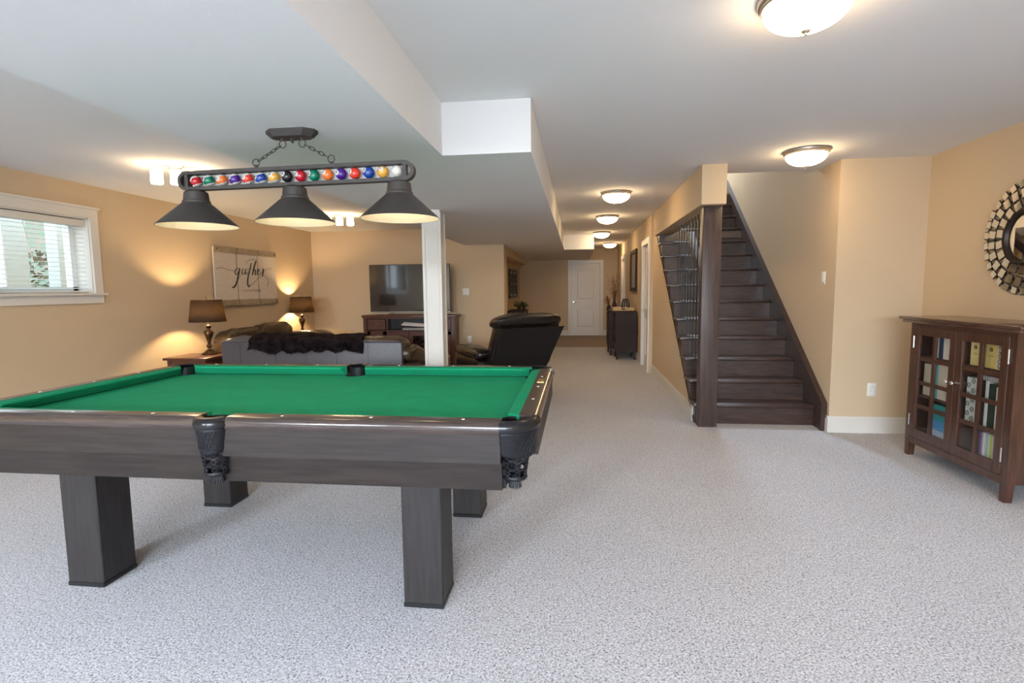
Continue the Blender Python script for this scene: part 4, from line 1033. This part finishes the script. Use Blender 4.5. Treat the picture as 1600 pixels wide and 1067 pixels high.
# framed picture on corridor wall
t=thing('framed_picture','tall dark framed picture on the corridor wall above the chests','picture',(XW,10.85,1.67),0)
b=MB(); w_,h_=.55,.40
for a in (0,):
    b.box(-.035,0,-w_,-w_+.07,-h_,h_,.004,1); b.box(-.035,0,w_-.07,w_,-h_,h_,.004,1); b.box(-.035,0,-w_+.07,w_-.07,-h_,-h_+.07); b.box(-.035,0,-w_+.07,w_-.07,h_-.07,h_)
b.build('frame',M['chest'],t,smooth=0)
pm=mat('picture_print',(.25,.17,.12),.25,vary=(.03,.02,.018),scale=(1,5,.6),ns=1.5)
MB().box(-.014,-.002,-w_+.07,w_-.07,-h_+.07,h_-.07).build('picture_print',pm,t,smooth=0)
# window-pane wall decor in niche
t=thing('pane_wall_decor','black four-pane frame hanging on the niche wall left of corridor','wall decor',(-1.65,13.7,1.47),0)
w_,h_=.78,.33
b=MB()
for y in (-w_,0,w_): b.box(0,.03,y-.045,y+.045,-h_,h_)
for z in (-h_,0,h_): b.box(0,.03,-w_-.045,w_+.045,z-.03,z+.03)
b.build('pane_frame',M['black'],t,smooth=0)
for i,y in enumerate((-w_/2,w_/2)):
    for z in (-h_/2,h_/2):
        q=MB().box(.002,.012,y-w_/2+.05,y+w_/2-.05,z-h_/2+.03,z+h_/2-.03).build('pane',M['leather'],t,smooth=0)
        MB().box(.012,.02,y-.2,y+.2,z+h_/2-.065 if z>0 else z-h_/2+.035,z+h_/2-.035 if z>0 else z-h_/2+.065).build('label_plate',M['light'] if 'light' in M else M['nickel'],q,smooth=0)
# niche table with plant
t=thing('console_table','small black console table in the niche behind the recliner','table',(-1.42,12.6,0),0)
MB().box(-.2,.22,-.55,.55,.80,.84,.004,1).build('table_top',M['chest'],t,smooth=0)
for sx in (-.17,.18):
    for sy in (-.5,.5): MB().box(sx-.02,sx+.02,sy-.02,sy+.02,0,.80).build('leg',M['chest'],t,smooth=0)
def plant(x,y,lab,seed,sc_):
    t=thing('potted_plant',lab,'plant',(x,y,.84),0); r=random.Random(seed)
    MB().lathe([(0,0),(.035,0),(.045,.05),(.04,.055),(0,.05)],0,0,18).build('pot',M['chest'],t,smooth=50)
    b=MB()
    for k in range(60):
        a=r.uniform(0,2*PI); s=r.uniform(.02,.12)*sc_; h=r.uniform(.03,.14)*sc_; p=Vector((s*math.cos(a),s*math.sin(a),.05+h)); u=Vector((math.cos(a),math.sin(a),r.uniform(-.3,.6))).normalized()*.03; v_=u.orthogonal().normalized()*.012
        b.bm.faces.new([b.bm.verts.new(p-u),b.bm.verts.new(p+v_),b.bm.verts.new(p+u),b.bm.verts.new(p-v_)]); b.tube([(0,0,.04),p],.002,4)
    b.build('foliage',M['leafdark'],t,smooth=0)
plant(-1.36,12.5,'small leafy plant on the black console table in the niche',11,1.1)
plant(-1.30,13.02,'dark low plant at the far end of the console table',12,.8)

# ------------------------------------------------------------------ lights
def area(name,loc,rot,sx,sy,power,col,spread=None):
    l=bpy.data.lights.new(name,'AREA'); l.shape='RECTANGLE'; l.size=sx; l.size_y=sy; l.energy=power; l.color=col
    if spread: l.spread=spread
    o=bpy.data.objects.new(name,l); C.objects.link(o); o.location=loc; o.rotation_euler=rot; return o
cool=(.80,.90,1.0)
area('daylight_patio_door',(-.3,YB-1.5,2.5),(R(52),0,0),4.2,2.6,470,cool,R(105))
area('daylight_window_behind_left',(-3.65,YB-1.2,2.6),(R(52),0,0),2.0,2.0,600,cool,R(120))
area('daylight_window_behind_right',(2.2,YB-1.2,2.6),(R(52),0,0),1.6,2.0,90,cool,R(105))
area('daylight_upstairs',(1.8,9.6,4.9),(R(-30),0,0),.9,.9,110,(.55,.75,1.0))
wd=bpy.data.worlds.new('world'); sc.world=wd; wd.use_nodes=True
nt=wd.node_tree; bg=nt.nodes['Background']; bg.inputs[0].default_value=(.78,.90,1,1); bg.inputs[1].default_value=3.1

# ------------------------------------------------------------------ camera
yaw,pitch,roll,H=0.12240,0.098106,-0.010663,1.34
cyw,syw,cp,sp=math.cos(yaw),math.sin(yaw),math.cos(pitch),math.sin(pitch)
fwd=Vector((-syw*cp,cyw*cp,-sp)); right=Vector((cyw,syw,0)); up=right.cross(fwd)
c_,s_=math.cos(roll),math.sin(roll); r2=right*c_+up*s_; u2=-right*s_+up*c_
cam=bpy.data.cameras.new('camera'); cam.sensor_width=36; cam.lens=833.95/1600*36; cam.clip_start=.02
co=bpy.data.objects.new('camera',cam); C.objects.link(co)
co.matrix_world=Matrix(((r2.x,u2.x,-fwd.x,0),(r2.y,u2.y,-fwd.y,0),(r2.z,u2.z,-fwd.z,H),(0,0,0,1)))
sc.camera=co
vs=sc.view_settings; vs.view_transform='Standard'; vs.look='None'; vs.gamma=1; vs.use_curve_mapping=False; vs.exposure=1.02
sc.cycles.max_bounces=10; sc.cycles.diffuse_bounces=6; sc.cycles.glossy_bounces=4; sc.cycles.transparent_max_bounces=10
sc.cycles.sample_clamp_indirect=6; sc.cycles.use_light_tree=True; sc.cycles.caustics_reflective=False; sc.cycles.caustics_refractive=False
